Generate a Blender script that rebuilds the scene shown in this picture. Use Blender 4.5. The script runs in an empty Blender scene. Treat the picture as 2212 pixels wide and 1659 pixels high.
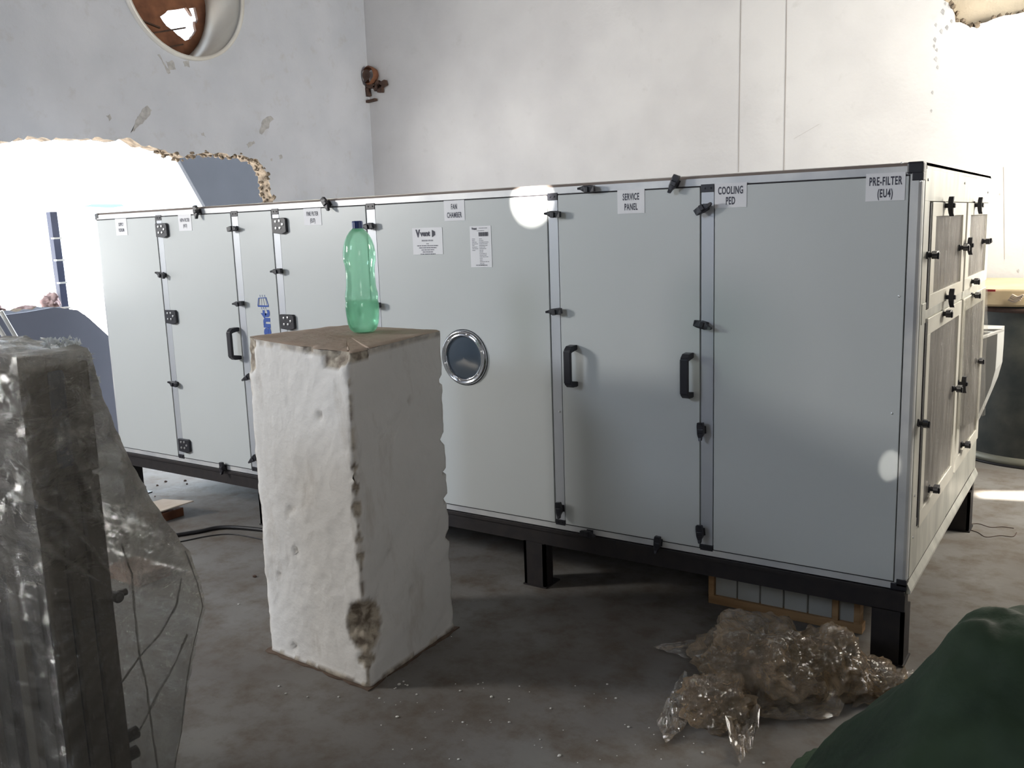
import bpy, bmesh, math, random
from mathutils import Vector, Matrix, noise
from mathutils.geometry import delaunay_2d_cdt
random.seed(7)
S = bpy.context.scene
COL = S.collection
PI = math.pi

# ------------------------------------------------------------------ camera
CAM = Vector((0.5146, -2.979, 1.45)); FPX = 1970.87
def _axes(yaw, pitch, roll):
    cy, sy = math.cos(yaw), math.sin(yaw)
    f = Vector((-sy, cy, 0)); r = Vector((cy, sy, 0)); u = Vector((0, 0, 1))
    cp, sp = math.cos(pitch), math.sin(pitch)
    f, u = f*cp+u*sp, u*cp-f*sp
    cr, sr = math.cos(roll), math.sin(roll)
    return r*cr+u*sr, u*cr-r*sr, f
RX, UX, FX = _axes(0.5922, -0.17, -0.0335)
cd = bpy.data.cameras.new('camera'); cam = bpy.data.objects.new('camera', cd); COL.objects.link(cam)
cam.matrix_world = Matrix(((RX.x, UX.x, -FX.x, CAM.x), (RX.y, UX.y, -FX.y, CAM.y), (RX.z, UX.z, -FX.z, CAM.z), (0, 0, 0, 1)))
cd.sensor_width = 36; cd.lens = FPX/2212*36; cd.clip_start = .05; cd.clip_end = 200
S.camera = cam
def on(px, py, ax, v):
    """the point of a real plane (x=v, y=v or z=v) that shows at a photo pixel"""
    d = FX*FPX + RX*(px-1106) - UX*(py-829.5)
    i = 'xyz'.index(ax)
    return CAM + d*((v-CAM[i])/d[i])

# ------------------------------------------------------------------ world, sun, lights, exposure
S.view_settings.view_transform = 'Standard'; S.view_settings.look = 'None'
S.view_settings.exposure = 0.0; S.view_settings.gamma = 1; S.view_settings.use_curve_mapping = False
S.cycles.use_denoising = True
S.cycles.max_bounces = 10; S.cycles.transparent_max_bounces = 24; S.cycles.transmission_bounces = 10
S.cycles.sample_clamp_indirect = 6
w = bpy.data.worlds.new('sky'); S.world = w; w.use_nodes = True
bg = w.node_tree.nodes['Background']; bg.inputs[0].default_value = (.80, .90, 1, 1); bg.inputs[1].default_value = 3.4
XL_ = -5.6
SUN = Vector((.13, -.62, .76)).normalized()      # direction towards the sun
sl = bpy.data.lights.new('sun', 'SUN'); sl.energy = 60; sl.angle = math.radians(.7); sl.color = (1, .95, .86)
so = bpy.data.objects.new('sun', sl); COL.objects.link(so); so.rotation_euler = SUN.to_track_quat('Z', 'Y').to_euler()
def area(name, loc, target, sx, sy, e, col, portal=False):
    l = bpy.data.lights.new(name, 'AREA'); l.shape = 'RECTANGLE'; l.size = sx; l.size_y = sy; l.energy = e; l.color = col
    o = bpy.data.objects.new(name, l); COL.objects.link(o); o.location = loc
    o.rotation_euler = (Vector(target)-Vector(loc)).to_track_quat('-Z', 'Y').to_euler()
    if portal: l.cycles.is_portal = True
    return o
area('left_window_daylight', (-5.5, -3.08, 2.25), (-.6, -.2, .9), .62, .62, 122, (1, .975, .93))
area('rear_window_daylight', (-3.7, -6.35, 3.5), (-1.2, 0, .9), 1.3, 1.0, 78, (.70, .82, 1))
area('doorway_daylight', (XL_+.02, 1.95, 1.0), (-4.4, .6, -.1), 1.2, 1.6, 170, (.80, .90, 1))
area('right_window_daylight', (1.60, 2.65, 2.4), (-1.0, 3.0, 1.95), 1.5, 1.2, 200, (1, .945, .82))
area('right_rear_fill', (1.62, -4.3, 2.0), (-1.5, -.9, .7), .9, .9, 17, (1, .96, .90))  # added fill behind the camera, lifts the right-facing sides

# ------------------------------------------------------------------ materials
MATS = {}
def mat(name, col, rough=.6, metal=0, noise_amt=0, nscale=8, col2=None, bump=0, bscale=60, spec=.5, detail=6, stretch=None, coat=0, ramp=(.35, .65)):
    if name in MATS: return MATS[name]
    m = bpy.data.materials.new(name); m.use_nodes = True; nt = m.node_tree; N = nt.nodes; L = nt.links
    b = N['Principled BSDF']; b.inputs['Base Color'].default_value = (*col, 1)
    b.inputs['Roughness'].default_value = rough; b.inputs['Metallic'].default_value = metal
    b.inputs['Specular IOR Level'].default_value = spec
    if coat: b.inputs['Coat Weight'].default_value = coat; b.inputs['Coat Roughness'].default_value = .08
    tc = N.new('ShaderNodeTexCoord'); src = tc.outputs['Object']
    if stretch:
        mp = N.new('ShaderNodeMapping'); mp.inputs['Scale'].default_value = stretch; L.new(src, mp.inputs[0]); src = mp.outputs[0]
    if col2 is not None:
        n = N.new('ShaderNodeTexNoise'); n.inputs['Scale'].default_value = nscale; n.inputs['Detail'].default_value = detail
        L.new(src, n.inputs['Vector'])
        r = N.new('ShaderNodeValToRGB'); r.color_ramp.elements[0].color = (*col, 1); r.color_ramp.elements[1].color = (*col2, 1)
        r.color_ramp.elements[0].position = ramp[0]; r.color_ramp.elements[1].position = ramp[1]
        L.new(n.outputs['Fac'], r.inputs[0]); L.new(r.outputs[0], b.inputs['Base Color'])
    if bump:
        n2 = N.new('ShaderNodeTexNoise'); n2.inputs['Scale'].default_value = bscale; n2.inputs['Detail'].default_value = 5
        L.new(src, n2.inputs['Vector'])
        bp = N.new('ShaderNodeBump'); bp.inputs['Strength'].default_value = bump; bp.inputs['Distance'].default_value = .01
        L.new(n2.outputs['Fac'], bp.inputs['Height']); L.new(bp.outputs[0], b.inputs['Normal'])
    MATS[name] = m; return m

def plaster(name, a, b_, dirt, bump=.25, dirt_pos=(.58, .75), bare=None, streak=(1, 1, 1)):
    m = mat(name, a, .85, col2=b_, nscale=1.6, spec=.15)
    nt = m.node_tree; N = nt.nodes; L = nt.links; p = N['Principled BSDF']
    base = p.inputs['Base Color'].links[0].from_socket
    tc = N.new('ShaderNodeTexCoord')
    mp = N.new('ShaderNodeMapping'); mp.inputs['Scale'].default_value = streak; L.new(tc.outputs['Object'], mp.inputs[0])
    n = N.new('ShaderNodeTexNoise'); n.inputs['Scale'].default_value = 7; n.inputs['Detail'].default_value = 9; n.inputs['Roughness'].default_value = .68
    L.new(mp.outputs[0], n.inputs['Vector'])
    r = N.new('ShaderNodeMapRange'); r.inputs[1].default_value = dirt_pos[0]; r.inputs[2].default_value = dirt_pos[1]; r.inputs[4].default_value = .8
    L.new(n.outputs['Fac'], r.inputs[0])
    mx = N.new('ShaderNodeMixRGB'); L.new(r.outputs[0], mx.inputs[0]); L.new(base, mx.inputs[1]); mx.inputs[2].default_value = (*dirt, 1)
    out = mx.outputs[0]
    if bare:
        at = N.new('ShaderNodeAttribute'); at.attribute_name = 'bare'
        n4 = N.new('ShaderNodeTexNoise'); n4.inputs['Scale'].default_value = 26; n4.inputs['Detail'].default_value = 6
        L.new(tc.outputs['Object'], n4.inputs['Vector'])
        cr = N.new('ShaderNodeValToRGB'); cr.color_ramp.elements[0].position = .4; cr.color_ramp.elements[1].position = .6
        cr.color_ramp.elements[0].color = (*bare[0], 1); cr.color_ramp.elements[1].color = (*bare[1], 1)
        L.new(n4.outputs['Fac'], cr.inputs[0])
        mx2 = N.new('ShaderNodeMixRGB'); L.new(at.outputs['Fac'], mx2.inputs[0]); L.new(out, mx2.inputs[1]); L.new(cr.outputs[0], mx2.inputs[2])
        out = mx2.outputs[0]
    L.new(out, p.inputs['Base Color'])
    n3 = N.new('ShaderNodeTexNoise'); n3.inputs['Scale'].default_value = 34; n3.inputs['Detail'].default_value = 8
    L.new(tc.outputs['Object'], n3.inputs['Vector'])
    bp = N.new('ShaderNodeBump'); bp.inputs['Strength'].default_value = bump; bp.inputs['Distance'].default_value = .012
    L.new(n3.outputs['Fac'], bp.inputs['Height']); L.new(bp.outputs[0], p.inputs['Normal'])
    return m

def film(name, col, alpha=.35, rough=.12, scale=9, bump=.8, stretch=(1, 1, 1), vary=.35, attr=False, gloss=.25):
    """thin crumpled plastic film: clear body with milky layers and sharp folds"""
    m = bpy.data.materials.new(name); m.use_nodes = True; nt = m.node_tree; N = nt.nodes; L = nt.links
    for n in list(N): N.remove(n)
    out = N.new('ShaderNodeOutputMaterial'); tc = N.new('ShaderNodeTexCoord')
    mp = N.new('ShaderNodeMapping'); mp.inputs['Scale'].default_value = stretch; L.new(tc.outputs['Object'], mp.inputs[0])
    v = N.new('ShaderNodeTexNoise'); v.inputs['Scale'].default_value = scale; v.inputs['Detail'].default_value = 9
    v.inputs['Roughness'].default_value = .62; v.inputs['Distortion'].default_value = 1.2
    L.new(mp.outputs[0], v.inputs['Vector'])
    vo = N.new('ShaderNodeTexVoronoi'); vo.feature = 'DISTANCE_TO_EDGE'; vo.inputs['Scale'].default_value = scale*3.2
    mxv = N.new('ShaderNodeMixRGB'); mxv.inputs[0].default_value = .25; L.new(mp.outputs[0], mxv.inputs[1]); L.new(v.outputs['Color'], mxv.inputs[2])
    L.new(mxv.outputs[0], vo.inputs['Vector'])
    ad = N.new('ShaderNodeMath'); ad.operation = 'ADD'; L.new(v.outputs['Fac'], ad.inputs[0]); L.new(vo.outputs['Distance'], ad.inputs[1])
    bp = N.new('ShaderNodeBump'); bp.inputs['Strength'].default_value = bump; bp.inputs['Distance'].default_value = .03
    L.new(ad.outputs[0], bp.inputs['Height'])
    tr = N.new('ShaderNodeBsdfTransparent'); tr.inputs[0].default_value = (.93, .93, .91, 1)
    df = N.new('ShaderNodeBsdfDiffuse'); df.inputs[0].default_value = (*col, 1); L.new(bp.outputs[0], df.inputs['Normal'])
    tl = N.new('ShaderNodeBsdfTranslucent'); tl.inputs[0].default_value = (*col, 1)
    m1 = N.new('ShaderNodeMixShader'); m1.inputs[0].default_value = .3; L.new(df.outputs[0], m1.inputs[1]); L.new(tl.outputs[0], m1.inputs[2])
    mr = N.new('ShaderNodeMapRange'); mr.inputs[1].default_value = .38; mr.inputs[2].default_value = .68
    mr.inputs[3].default_value = max(0, alpha-vary*.6); mr.inputs[4].default_value = min(1, alpha+vary)
    L.new(v.outputs['Fac'], mr.inputs[0]); fac = mr.outputs[0]
    if attr:
        at = N.new('ShaderNodeAttribute'); at.attribute_name = 'layers'
        ml = N.new('ShaderNodeMath'); ml.operation = 'ADD'; ml.use_clamp = True; L.new(fac, ml.inputs[0]); L.new(at.outputs['Fac'], ml.inputs[1]); fac = ml.outputs[0]
    m2 = N.new('ShaderNodeMixShader'); L.new(fac, m2.inputs[0]); L.new(tr.outputs[0], m2.inputs[1]); L.new(m1.outputs[0], m2.inputs[2])
    gl = N.new('ShaderNodeBsdfGlossy'); gl.inputs['Roughness'].default_value = rough; gl.inputs[0].default_value = (1, 1, 1, 1); L.new(bp.outputs[0], gl.inputs['Normal'])
    fr = N.new('ShaderNodeFresnel'); fr.inputs[0].default_value = 1.4; L.new(bp.outputs[0], fr.inputs['Normal'])
    fa = N.new('ShaderNodeMath'); fa.operation = 'MULTIPLY_ADD'; fa.inputs[1].default_value = .6; fa.inputs[2].default_value = gloss*.18; fa.use_clamp = True
    L.new(fr.outputs[0], fa.inputs[0])
    m3 = N.new('ShaderNodeMixShader'); L.new(fa.outputs[0], m3.inputs[0]); L.new(m2.outputs[0], m3.inputs[1]); L.new(gl.outputs[0], m3.inputs[2])
    L.new(m3.outputs[0], out.inputs[0]); MATS[name] = m
    return m

M_WALL = plaster('wall_plaster', (.50, .525, .585), (.59, .61, .67), (.44, .43, .43), .22, (.56, .85))
M_CEIL = mat('dark_ceiling', (.13, .12, .115), .9)
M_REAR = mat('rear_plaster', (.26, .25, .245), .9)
M_BACK = plaster('back_wall_plaster', (.55, .54, .545), (.63, .62, .62), (.48, .47, .46), .15, (.6, .9))
M_FLOOR = plaster('concrete_floor', (.155, .140, .126), (.225, .217, .205), (.105, .076, .050), .12, (.45, .72))
M_PIL = plaster('limewash', (.74, .72, .69), (.80, .78, .75), (.50, .45, .39), .34, (.57, .80), bare=((.20, .16, .125), (.52, .46, .37)), streak=(1, 1, .35))
M_BARE = mat('bare_brick', (.12, .095, .072), .95, col2=(.27, .215, .16), nscale=22, bump=.6, bscale=50, spec=.1)
M_PAN = mat('grey_paint', (.53, .555, .555), .36, col2=(.555, .58, .58), nscale=1.2, spec=.45, bump=.03, bscale=220)
M_ALU = mat('aluminium', (.70, .70, .69), .42, .25, col2=(.50, .51, .53), nscale=5, bump=.03, bscale=80)
M_ALUW = mat('satin_aluminium', (.50, .52, .55), .42, .35, col2=(.46, .48, .52), nscale=4)
M_DUST = mat('dusty_chamfer', (.33, .28, .25), .7, .15, col2=(.22, .18, .16), nscale=7, stretch=(.3, 1, 1))
M_GALV = mat('galvanised', (.50, .50, .46), .36, .30, col2=(.70, .69, .63), nscale=9, stretch=(1, 1.4, .45), bump=.08, bscale=14)
M_GALVF = mat('filter_frame_metal', (.82, .79, .71), .38, .2, col2=(.70, .67, .59), nscale=7)
M_BLK = mat('black_plastic', (.016, .016, .022), .42, bump=.05, bscale=200)
M_SEAM = mat('black_gasket', (.02, .017, .022), .7)
M_STEEL = mat('black_steel', (.012, .010, .012), .55, col2=(.022, .017, .017), nscale=20)
M_SCREW = mat('screw_metal', (.75, .75, .75), .3, .9)
M_CHR = mat('chrome', (.62, .64, .68), .12, 1)
M_GLASS = mat('porthole_glass', (.055, .075, .10), .12, spec=.6, coat=.2)
M_STK = mat('sticker_paper', (.78, .78, .80), .55, col2=(.74, .74, .77), nscale=6)
M_INK = mat('printed_ink', (.045, .045, .07), .6)
M_GREY = mat('faint_ink', (.30, .30, .33), .6)
M_BLUE = mat('blue_ink', (.015, .07, .34), .5)
M_MEDIA = mat('filter_media', (.50, .475, .46), .8, col2=(.66, .63, .61), nscale=14, stretch=(1, 1, .1))
M_WOOD = mat('raw_timber', (.30, .17, .075), .7, col2=(.42, .26, .13), nscale=9, stretch=(.4, 1, 4), bump=.15)
M_PLY = mat('plywood', (.50, .39, .24), .7, col2=(.62, .50, .33), nscale=5, bump=.1)
M_WHT = mat('white_sheet', (.40, .41, .40), .5, col2=(.33, .33, .31), nscale=5)
M_RUST = mat('rusty_metal', (.12, .045, .022), .8, col2=(.24, .10, .05), nscale=7, bump=.3, bscale=25)
M_DRUST = mat('dark_rust', (.055, .030, .022), .85, col2=(.09, .05, .035), nscale=18, bump=.4)
M_SLEEVE = mat('sleeve_paint', (.72, .71, .68), .35, .1, col2=(.60, .58, .54), nscale=3)
M_TOPB = mat('brown_screed', (.36, .26, .19), .8, col2=(.47, .38, .31), nscale=6, bump=.35, bscale=40, spec=.3, ramp=(.3, .7))
M_TARP = mat('green_tarp', (.020, .036, .020), .62, col2=(.036, .060, .034), nscale=7, bump=.5, bscale=16, spec=.25)
M_TANK = mat('weathered_tank', (.030, .036, .034), .6, col2=(.085, .085, .07), nscale=6, bump=.2, bscale=20)
M_CABLE = mat('cable_rubber', (.012, .010, .012), .5)
M_CHIP = mat('white_chip', (.75, .74, .70), .8)
M_CARD = mat('cardboard', (.52, .42, .33), .85, col2=(.62, .54, .46), nscale=6)
M_PINK = mat('dusty_cloth', (.30, .20, .20), .9, col2=(.45, .32, .29), nscale=5, bump=.6, bscale=22)
M_OUT = mat('shade_toned_render', (.012, .016, .024), .9, col2=(.015, .019, .028), nscale=3)  # shade put into the colour: very dark, as nothing outside shades the slab
M_GRND = mat('outside_ground', (.55, .56, .58), .95, col2=(.66, .66, .66), nscale=3)
M_DARK = mat('dark_machine', (.012, .011, .010), .5, col2=(.025, .020, .016), nscale=6)
M_RIB = mat('olive_machine', (.075, .064, .048), .6, col2=(.11, .09, .068), nscale=5)
M_BLUEB = mat('blue_carton', (.05, .07, .13), .6, col2=(.10, .12, .17), nscale=5)
M_CAP = mat('blue_cap', (.012, .03, .13), .35)
M_FILM = film('wrapping_film', (.74, .69, .61), .07, .17, 9, 1, (1, 1, 1.9), .14, attr=True, gloss=.7)
M_FILMB = film('crumpled_film', (.66, .47, .29), .42, .13, 8, .9, (1, 1, 1), .34, gloss=.4)
M_FILMS = film('stretched_film', (.72, .68, .65), .20, .10, 4, .7, (1, 5, .5), .22, gloss=.5)
def pet():
    m = bpy.data.materials.new('green_bottle_plastic'); m.use_nodes = True; nt = m.node_tree; N = nt.nodes; L = nt.links
    for n in list(N): N.remove(n)
    out = N.new('ShaderNodeOutputMaterial')
    tr = N.new('ShaderNodeBsdfTransparent'); tr.inputs[0].default_value = (.76, .955, .85, 1)
    tl = N.new('ShaderNodeBsdfTranslucent'); tl.inputs[0].default_value = (.50, .95, .70, 1)
    gl = N.new('ShaderNodeBsdfGlossy'); gl.inputs['Roughness'].default_value = .06
    lw = N.new('ShaderNodeLayerWeight'); lw.inputs[0].default_value = .35
    m0 = N.new('ShaderNodeMixShader'); m0.inputs[0].default_value = .30; L.new(tr.outputs[0], m0.inputs[1]); L.new(tl.outputs[0], m0.inputs[2])
    m1 = N.new('ShaderNodeMixShader'); mu = N.new('ShaderNodeMath'); mu.operation = 'MULTIPLY'; mu.inputs[1].default_value = .55
    L.new(lw.outputs['Fresnel'], mu.inputs[0]); L.new(mu.outputs[0], m1.inputs[0]); L.new(m0.outputs[0], m1.inputs[1]); L.new(gl.outputs[0], m1.inputs[2])
    L.new(m1.outputs[0], out.inputs[0]); return m
M_PET = pet()
M_WATER = bpy.data.materials.new('water'); M_WATER.use_nodes = True
_n = M_WATER.node_tree; _p = _n.nodes['Principled BSDF']; _p.inputs['Transmission Weight'].default_value = 1; _p.inputs['IOR'].default_value = 1.33
_p.inputs['Roughness'].default_value = 0; _p.inputs['Base Color'].default_value = (.88, .99, .93, 1)
_t = _n.nodes.new('ShaderNodeBsdfTransparent'); _t.inputs[0].default_value = (.80, .955, .87, 1)
_m = _n.nodes.new('ShaderNodeMixShader'); _m.inputs[0].default_value = .5
_n.links.new(_t.outputs[0], _m.inputs[1]); _n.links.new(_p.outputs[0], _m.inputs[2]); _n.links.new(_m.outputs[0], _n.nodes['Material Output'].inputs[0])

# ------------------------------------------------------------------ helpers
class MB:
    def __init__(s): s.bm = bmesh.new()
    def box(s, x0, x1, y0, y1, z0, z1, bev=0, mi=0):
        vs = [s.bm.verts.new((x, y, z)) for x in (x0, x1) for y in (y0, y1) for z in (z0, z1)]
        fs = [s.bm.faces.new([vs[i] for i in q]) for q in ((0, 1, 3, 2), (4, 6, 7, 5), (0, 4, 5, 1), (2, 3, 7, 6), (0, 2, 6, 4), (1, 5, 7, 3))]
        for f in fs: f.material_index = mi
        if bev:
            es = list({e for f in fs for e in f.edges})
            bmesh.ops.bevel(s.bm, geom=es, offset=bev, segments=2, affect='EDGES', profile=.5)
        return s
    def bar(s, a, b, w_, h, up=(0, 0, 1), bev=0):
        a, b = Vector(a), Vector(b); d = (b-a).normalized(); u = Vector(up)
        if abs(d.dot(u)) > .98: u = Vector((1, 0, 0))
        r = d.cross(u).normalized(); u = r.cross(d)
        vs = [s.bm.verts.new(p+r*(w_/2*i)+u*(h/2*j)) for p in (a, b) for i in (-1, 1) for j in (-1, 1)]
        fs = [s.bm.faces.new([vs[i] for i in q]) for q in ((0, 1, 3, 2), (4, 6, 7, 5), (0, 4, 5, 1), (2, 3, 7, 6), (0, 2, 6, 4), (1, 5, 7, 3))]
        if bev: bmesh.ops.bevel(s.bm, geom=list({e for f in fs for e in f.edges}), offset=bev, segments=1, affect='EDGES')
        return s
    def prism(s, pts, d):
        """extrude a polygon (3-D points) along vector d"""
        d = Vector(d); a = [s.bm.verts.new(p) for p in pts]; b = [s.bm.verts.new(Vector(p)+d) for p in pts]; n = len(pts)
        s.bm.faces.new(a); s.bm.faces.new(list(reversed(b)))
        for i in range(n): s.bm.faces.new((a[i], b[i], b[(i+1) % n], a[(i+1) % n]))
        return s
    def tube(s, pts, r, n=8, cap=True):
        pts = [Vector(p) for p in pts]; rings = []
        for i, p in enumerate(pts):
            d = (pts[min(i+1, len(pts)-1)]-pts[max(i-1, 0)]).normalized()
            u = Vector((0, 0, 1)) if abs(d.z) < .9 else Vector((1, 0, 0))
            a = d.cross(u).normalized(); b = d.cross(a); rr = r[i] if isinstance(r, (list, tuple)) else r
            rings.append([s.bm.verts.new(p+a*rr*math.cos(2*PI*k/n)+b*rr*math.sin(2*PI*k/n)) for k in range(n)])
        for i in range(len(rings)-1):
            for k in range(n): s.bm.faces.new((rings[i][k], rings[i][(k+1) % n], rings[i+1][(k+1) % n], rings[i+1][k]))
        if cap: s.bm.faces.new(rings[0]); s.bm.faces.new(rings[-1])
        return s
    def lathe(s, prof, c, axis='z', n=32, cap0=False, cap1=False, wob=None):
        rings = []
        for (r, h) in prof:
            ring = []
            for k in range(n):
                a = 2*PI*k/n; rr = r*(wob(a, h) if wob else 1)
                if axis == 'z': p = (c[0]+rr*math.cos(a), c[1]+rr*math.sin(a), c[2]+h)
                elif axis == 'y': p = (c[0]+rr*math.cos(a), c[1]+h, c[2]+rr*math.sin(a))
                else: p = (c[0]+h, c[1]+rr*math.cos(a), c[2]+rr*math.sin(a))
                ring.append(s.bm.verts.new(p))
            rings.append(ring)
        for i in range(len(rings)-1):
            for k in range(n): s.bm.faces.new((rings[i][k], rings[i][(k+1) % n], rings[i+1][(k+1) % n], rings[i+1][k]))
        if cap0: s.bm.faces.new(rings[0])
        if cap1: s.bm.faces.new(rings[-1])
        return s
    def grid(s, P, closed_u=False):
        """P[i][j] -> points"""
        V = [[s.bm.verts.new(p) for p in row] for row in P]
        for i in range(len(V)-1):
            m = len(V[i])
            for j in range(m if closed_u else m-1):
                s.bm.faces.new((V[i][j], V[i][(j+1) % m], V[i+1][(j+1) % m], V[i+1][j]))
        return V
    def build(s, name, m, parent=None, smooth=False, loc=None):
        me = bpy.data.meshes.new(name); bmesh.ops.recalc_face_normals(s.bm, faces=s.bm.faces)
        s.bm.to_mesh(me); s.bm.free()
        off = Vector(loc) if loc else (wpos(parent) if parent else None)
        if off: me.transform(Matrix.Translation(-off))
        for x in (m if isinstance(m, (list, tuple)) else [m]): me.materials.append(x)
        if smooth: me.polygons.foreach_set('use_smooth', [True]*len(me.polygons))
        o = bpy.data.objects.new(name, me); COL.objects.link(o)
        if parent: o.parent = parent
        elif loc: o.location = loc
        return o
def wpos(o):
    p = Vector((0, 0, 0))
    while o: p += o.location; o = o.parent
    return p
def tag(o, label=None, cat=None, group=None, kind=None):
    if label: o['label'] = label
    if cat: o['category'] = cat
    if group: o['group'] = group
    if kind: o['kind'] = kind
    return o
def thing(name, loc, label, cat, group=None, kind=None):
    o = bpy.data.objects.new(name, None); COL.objects.link(o); o.location = loc; o.empty_display_size = .1
    return tag(o, label, cat, group, kind)
def inst(name, me, parent, loc, rot=(0, 0, 0)):
    o = bpy.data.objects.new(name, me); COL.objects.link(o); o.parent = parent
    o.location = Vector(loc)-wpos(parent)
    o.rotation_euler = rot; return o
def mesh_of(mb, m, smooth=False):
    o = mb.build('tmp', m, smooth=smooth); me = o.data; bpy.data.objects.remove(o); return me
def fbm(p, sc, oct_=4):
    return noise.fractal(Vector(p)*sc, 1.0, 2.0, oct_)
def ragged(pts, amp, step=.03, seed=0, closed=True):
    """subdivide an outline and roughen it"""
    out = []; n = len(pts)
    for i in range(n if closed else n-1):
        a, b = Vector(pts[i]), Vector(pts[(i+1) % n]); L_ = (b-a).length; k = max(1, int(L_/step))
        nn = Vector((-(b-a).y, (b-a).x)).normalized()
        for j in range(k):
            p = a+(b-a)*(j/k)
            if j: p = p+nn*amp*noise.noise(Vector((p.x*14+seed, p.y*14, seed)))*1.6+nn*amp*.6*noise.noise(Vector((p.x*50, p.y*50+seed, 1)))
            out.append(p)
    return out
def sheet_with_holes(outer, holes, to3, depth, name, mats, extra_pts=()):
    """flat wall of real thickness with openings; reveals take material 1"""
    pts = []; edges = []; 
    for loop in [outer]+holes:
        s0 = len(pts); pts += [Vector(p) for p in loop]; n = len(loop)
        edges += [(s0+i, s0+(i+1) % n) for i in range(n)]
    v2, e2, f2, *_ = delaunay_2d_cdt(pts, edges, [], 0, 1e-5)
    def inside(p, poly):
        c = False; n = len(poly)
        for i in range(n):
            a, b = poly[i], poly[(i+1) % n]
            if (a[1] > p.y) != (b[1] > p.y) and p.x < (b[0]-a[0])*(p.y-a[1])/(b[1]-a[1])+a[0]: c = not c
        return c
    bm = bmesh.new(); d = Vector(depth)
    A = [bm.verts.new(to3(v)) for v in v2]; B = [bm.verts.new(to3(v)+d) for v in v2]
    cnt = {}
    for f in f2:
        c = sum((v2[i] for i in f), Vector((0, 0)))/len(f)
        if not inside(c, outer) or any(inside(c, h) for h in holes): continue
        bm.faces.new([A[i] for i in f]); bm.faces.new([B[i] for i in reversed(f)])
        for i in range(len(f)):
            e = (f[i], f[(i+1) % len(f)]); k = tuple(sorted(e)); cnt[k] = cnt.get(k, 0)+1
    for k, c in cnt.items():
        if c == 1:
            q = bm.faces.new((A[k[0]], A[k[1]], B[k[1]], B[k[0]])); q.material_index = 1
    mb = MB(); mb.bm.free(); mb.bm = bm
    return mb.build(name, mats)
FONT = None
def text(s, size, bold=.02, sx=.8, space=1.0, align='CENTER'):
    c = bpy.data.curves.new('t', 'FONT'); c.body = s; c.size = size; c.offset = bold*size; c.align_x = align; c.align_y = 'CENTER'
    c.space_character = space; c.resolution_u = 3
    o = bpy.data.objects.new('t', c); COL.objects.link(o)
    me = bpy.data.meshes.new_from_object(o.evaluated_get(bpy.context.evaluated_depsgraph_get()))
    bpy.data.objects.remove(o); bpy.data.curves.remove(c)
    me.transform(Matrix.Diagonal((sx, 1, 1, 1))); return me
def put_text(s, x, z, size, parent, m=None, y=-.0035, rot=0, name='lettering', **k):
    me = text(s, size, **k)
    me.transform(Matrix.Rotation(rot, 4, 'Z')); me.transform(Matrix.Rotation(PI/2, 4, 'X'))
    me.materials.clear(); me.materials.append(m or M_INK)
    return inst(name, me, parent, (x, y, z))

# ------------------------------------------------------------------ room
XL, YB, XR, YR, ZC = -5.6, 3.83, 1.7, -6.5, 4.6
fl = MB(); fl.box(XL-.3, XR+.2, YR-.2, YB+.2, -.15, 0)
tag(fl.build('floor', M_FLOOR), kind='structure')
g = MB(); g.box(-40, XL-.3, -30, 30, -.4, -.02); tag(g.build('ground', M_GRND), 'bright bare ground outside the broken wall opening', kind='structure')

# left wall: (Y, Z) outlines
op = [on(575, 352, 'x', XL), on(592, 440, 'x', XL)]
top_px = [(-150, 300), (0, 304), (90, 296), (180, 300), (265, 300), (330, 318), (372, 332), (405, 334), (470, 330), (530, 338), (556, 344), (576, 372), (588, 425)]
tp = [on(x, y, 'x', XL) for x, y in top_px]
opening = [(p.y, p.z) for p in tp]
opening = [(-1.1, tp[0].z+.02)]+opening+[(2.60, 1.2), (2.62, .02), (1.30, .02), (1.28, .55)]
for x, y in ((236, 727), (190, 686), (168, 670), (118, 664), (60, 668), (0, 676), (-120, 682)):
    p = on(x, y, 'x', XL); opening.append((p.y, p.z))
opening.append((-1.1, 1.0))
opening = ragged(opening, .022, .03, 3)
RC = on(396, -34, 'x', XL); RR = .545
circ = [(RC.y+RR*math.cos(a*PI/30), RC.z+RR*math.sin(a*PI/30)) for a in range(60)]
door = [(-3.42, 1.92), (-2.74, 1.92), (-2.74, 2.58), (-3.42, 2.58)]
outer = [(YR, 0), (YB, 0), (YB, ZC), (YR, ZC)]
wl = sheet_with_holes(outer, [opening, circ, door], lambda v: Vector((XL, v.x, v.y)), (-.13, 0, 0), 'wall_left', [M_WALL, M_BARE])
tag(wl, kind='structure')
# crumbled masonry along the broken edge of the opening
mb = MB()
for (yy, zz) in opening:
    if zz < 1.2 or yy < 1.45: continue
    for k in range(3 if zz > 1.5 else 1):
        r = random.uniform(.006, .024); c = Vector((XL-random.uniform(-.006, .12), yy+random.uniform(-.018, .018), zz+random.uniform(-.02, .012)))
        vs = bmesh.ops.create_icosphere(mb.bm, subdivisions=1, radius=r)['verts']
        for v in vs: v.co = c+Vector((v.co.x*random.uniform(.7, 1.3), v.co.y*random.uniform(.7, 1.6), v.co.z*random.uniform(.6, 1.2)))
o = mb.build('crumbled_masonry', M_BARE, wl); tag(o, 'brown crumbling edge of the broken opening', kind='stuff')
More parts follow.
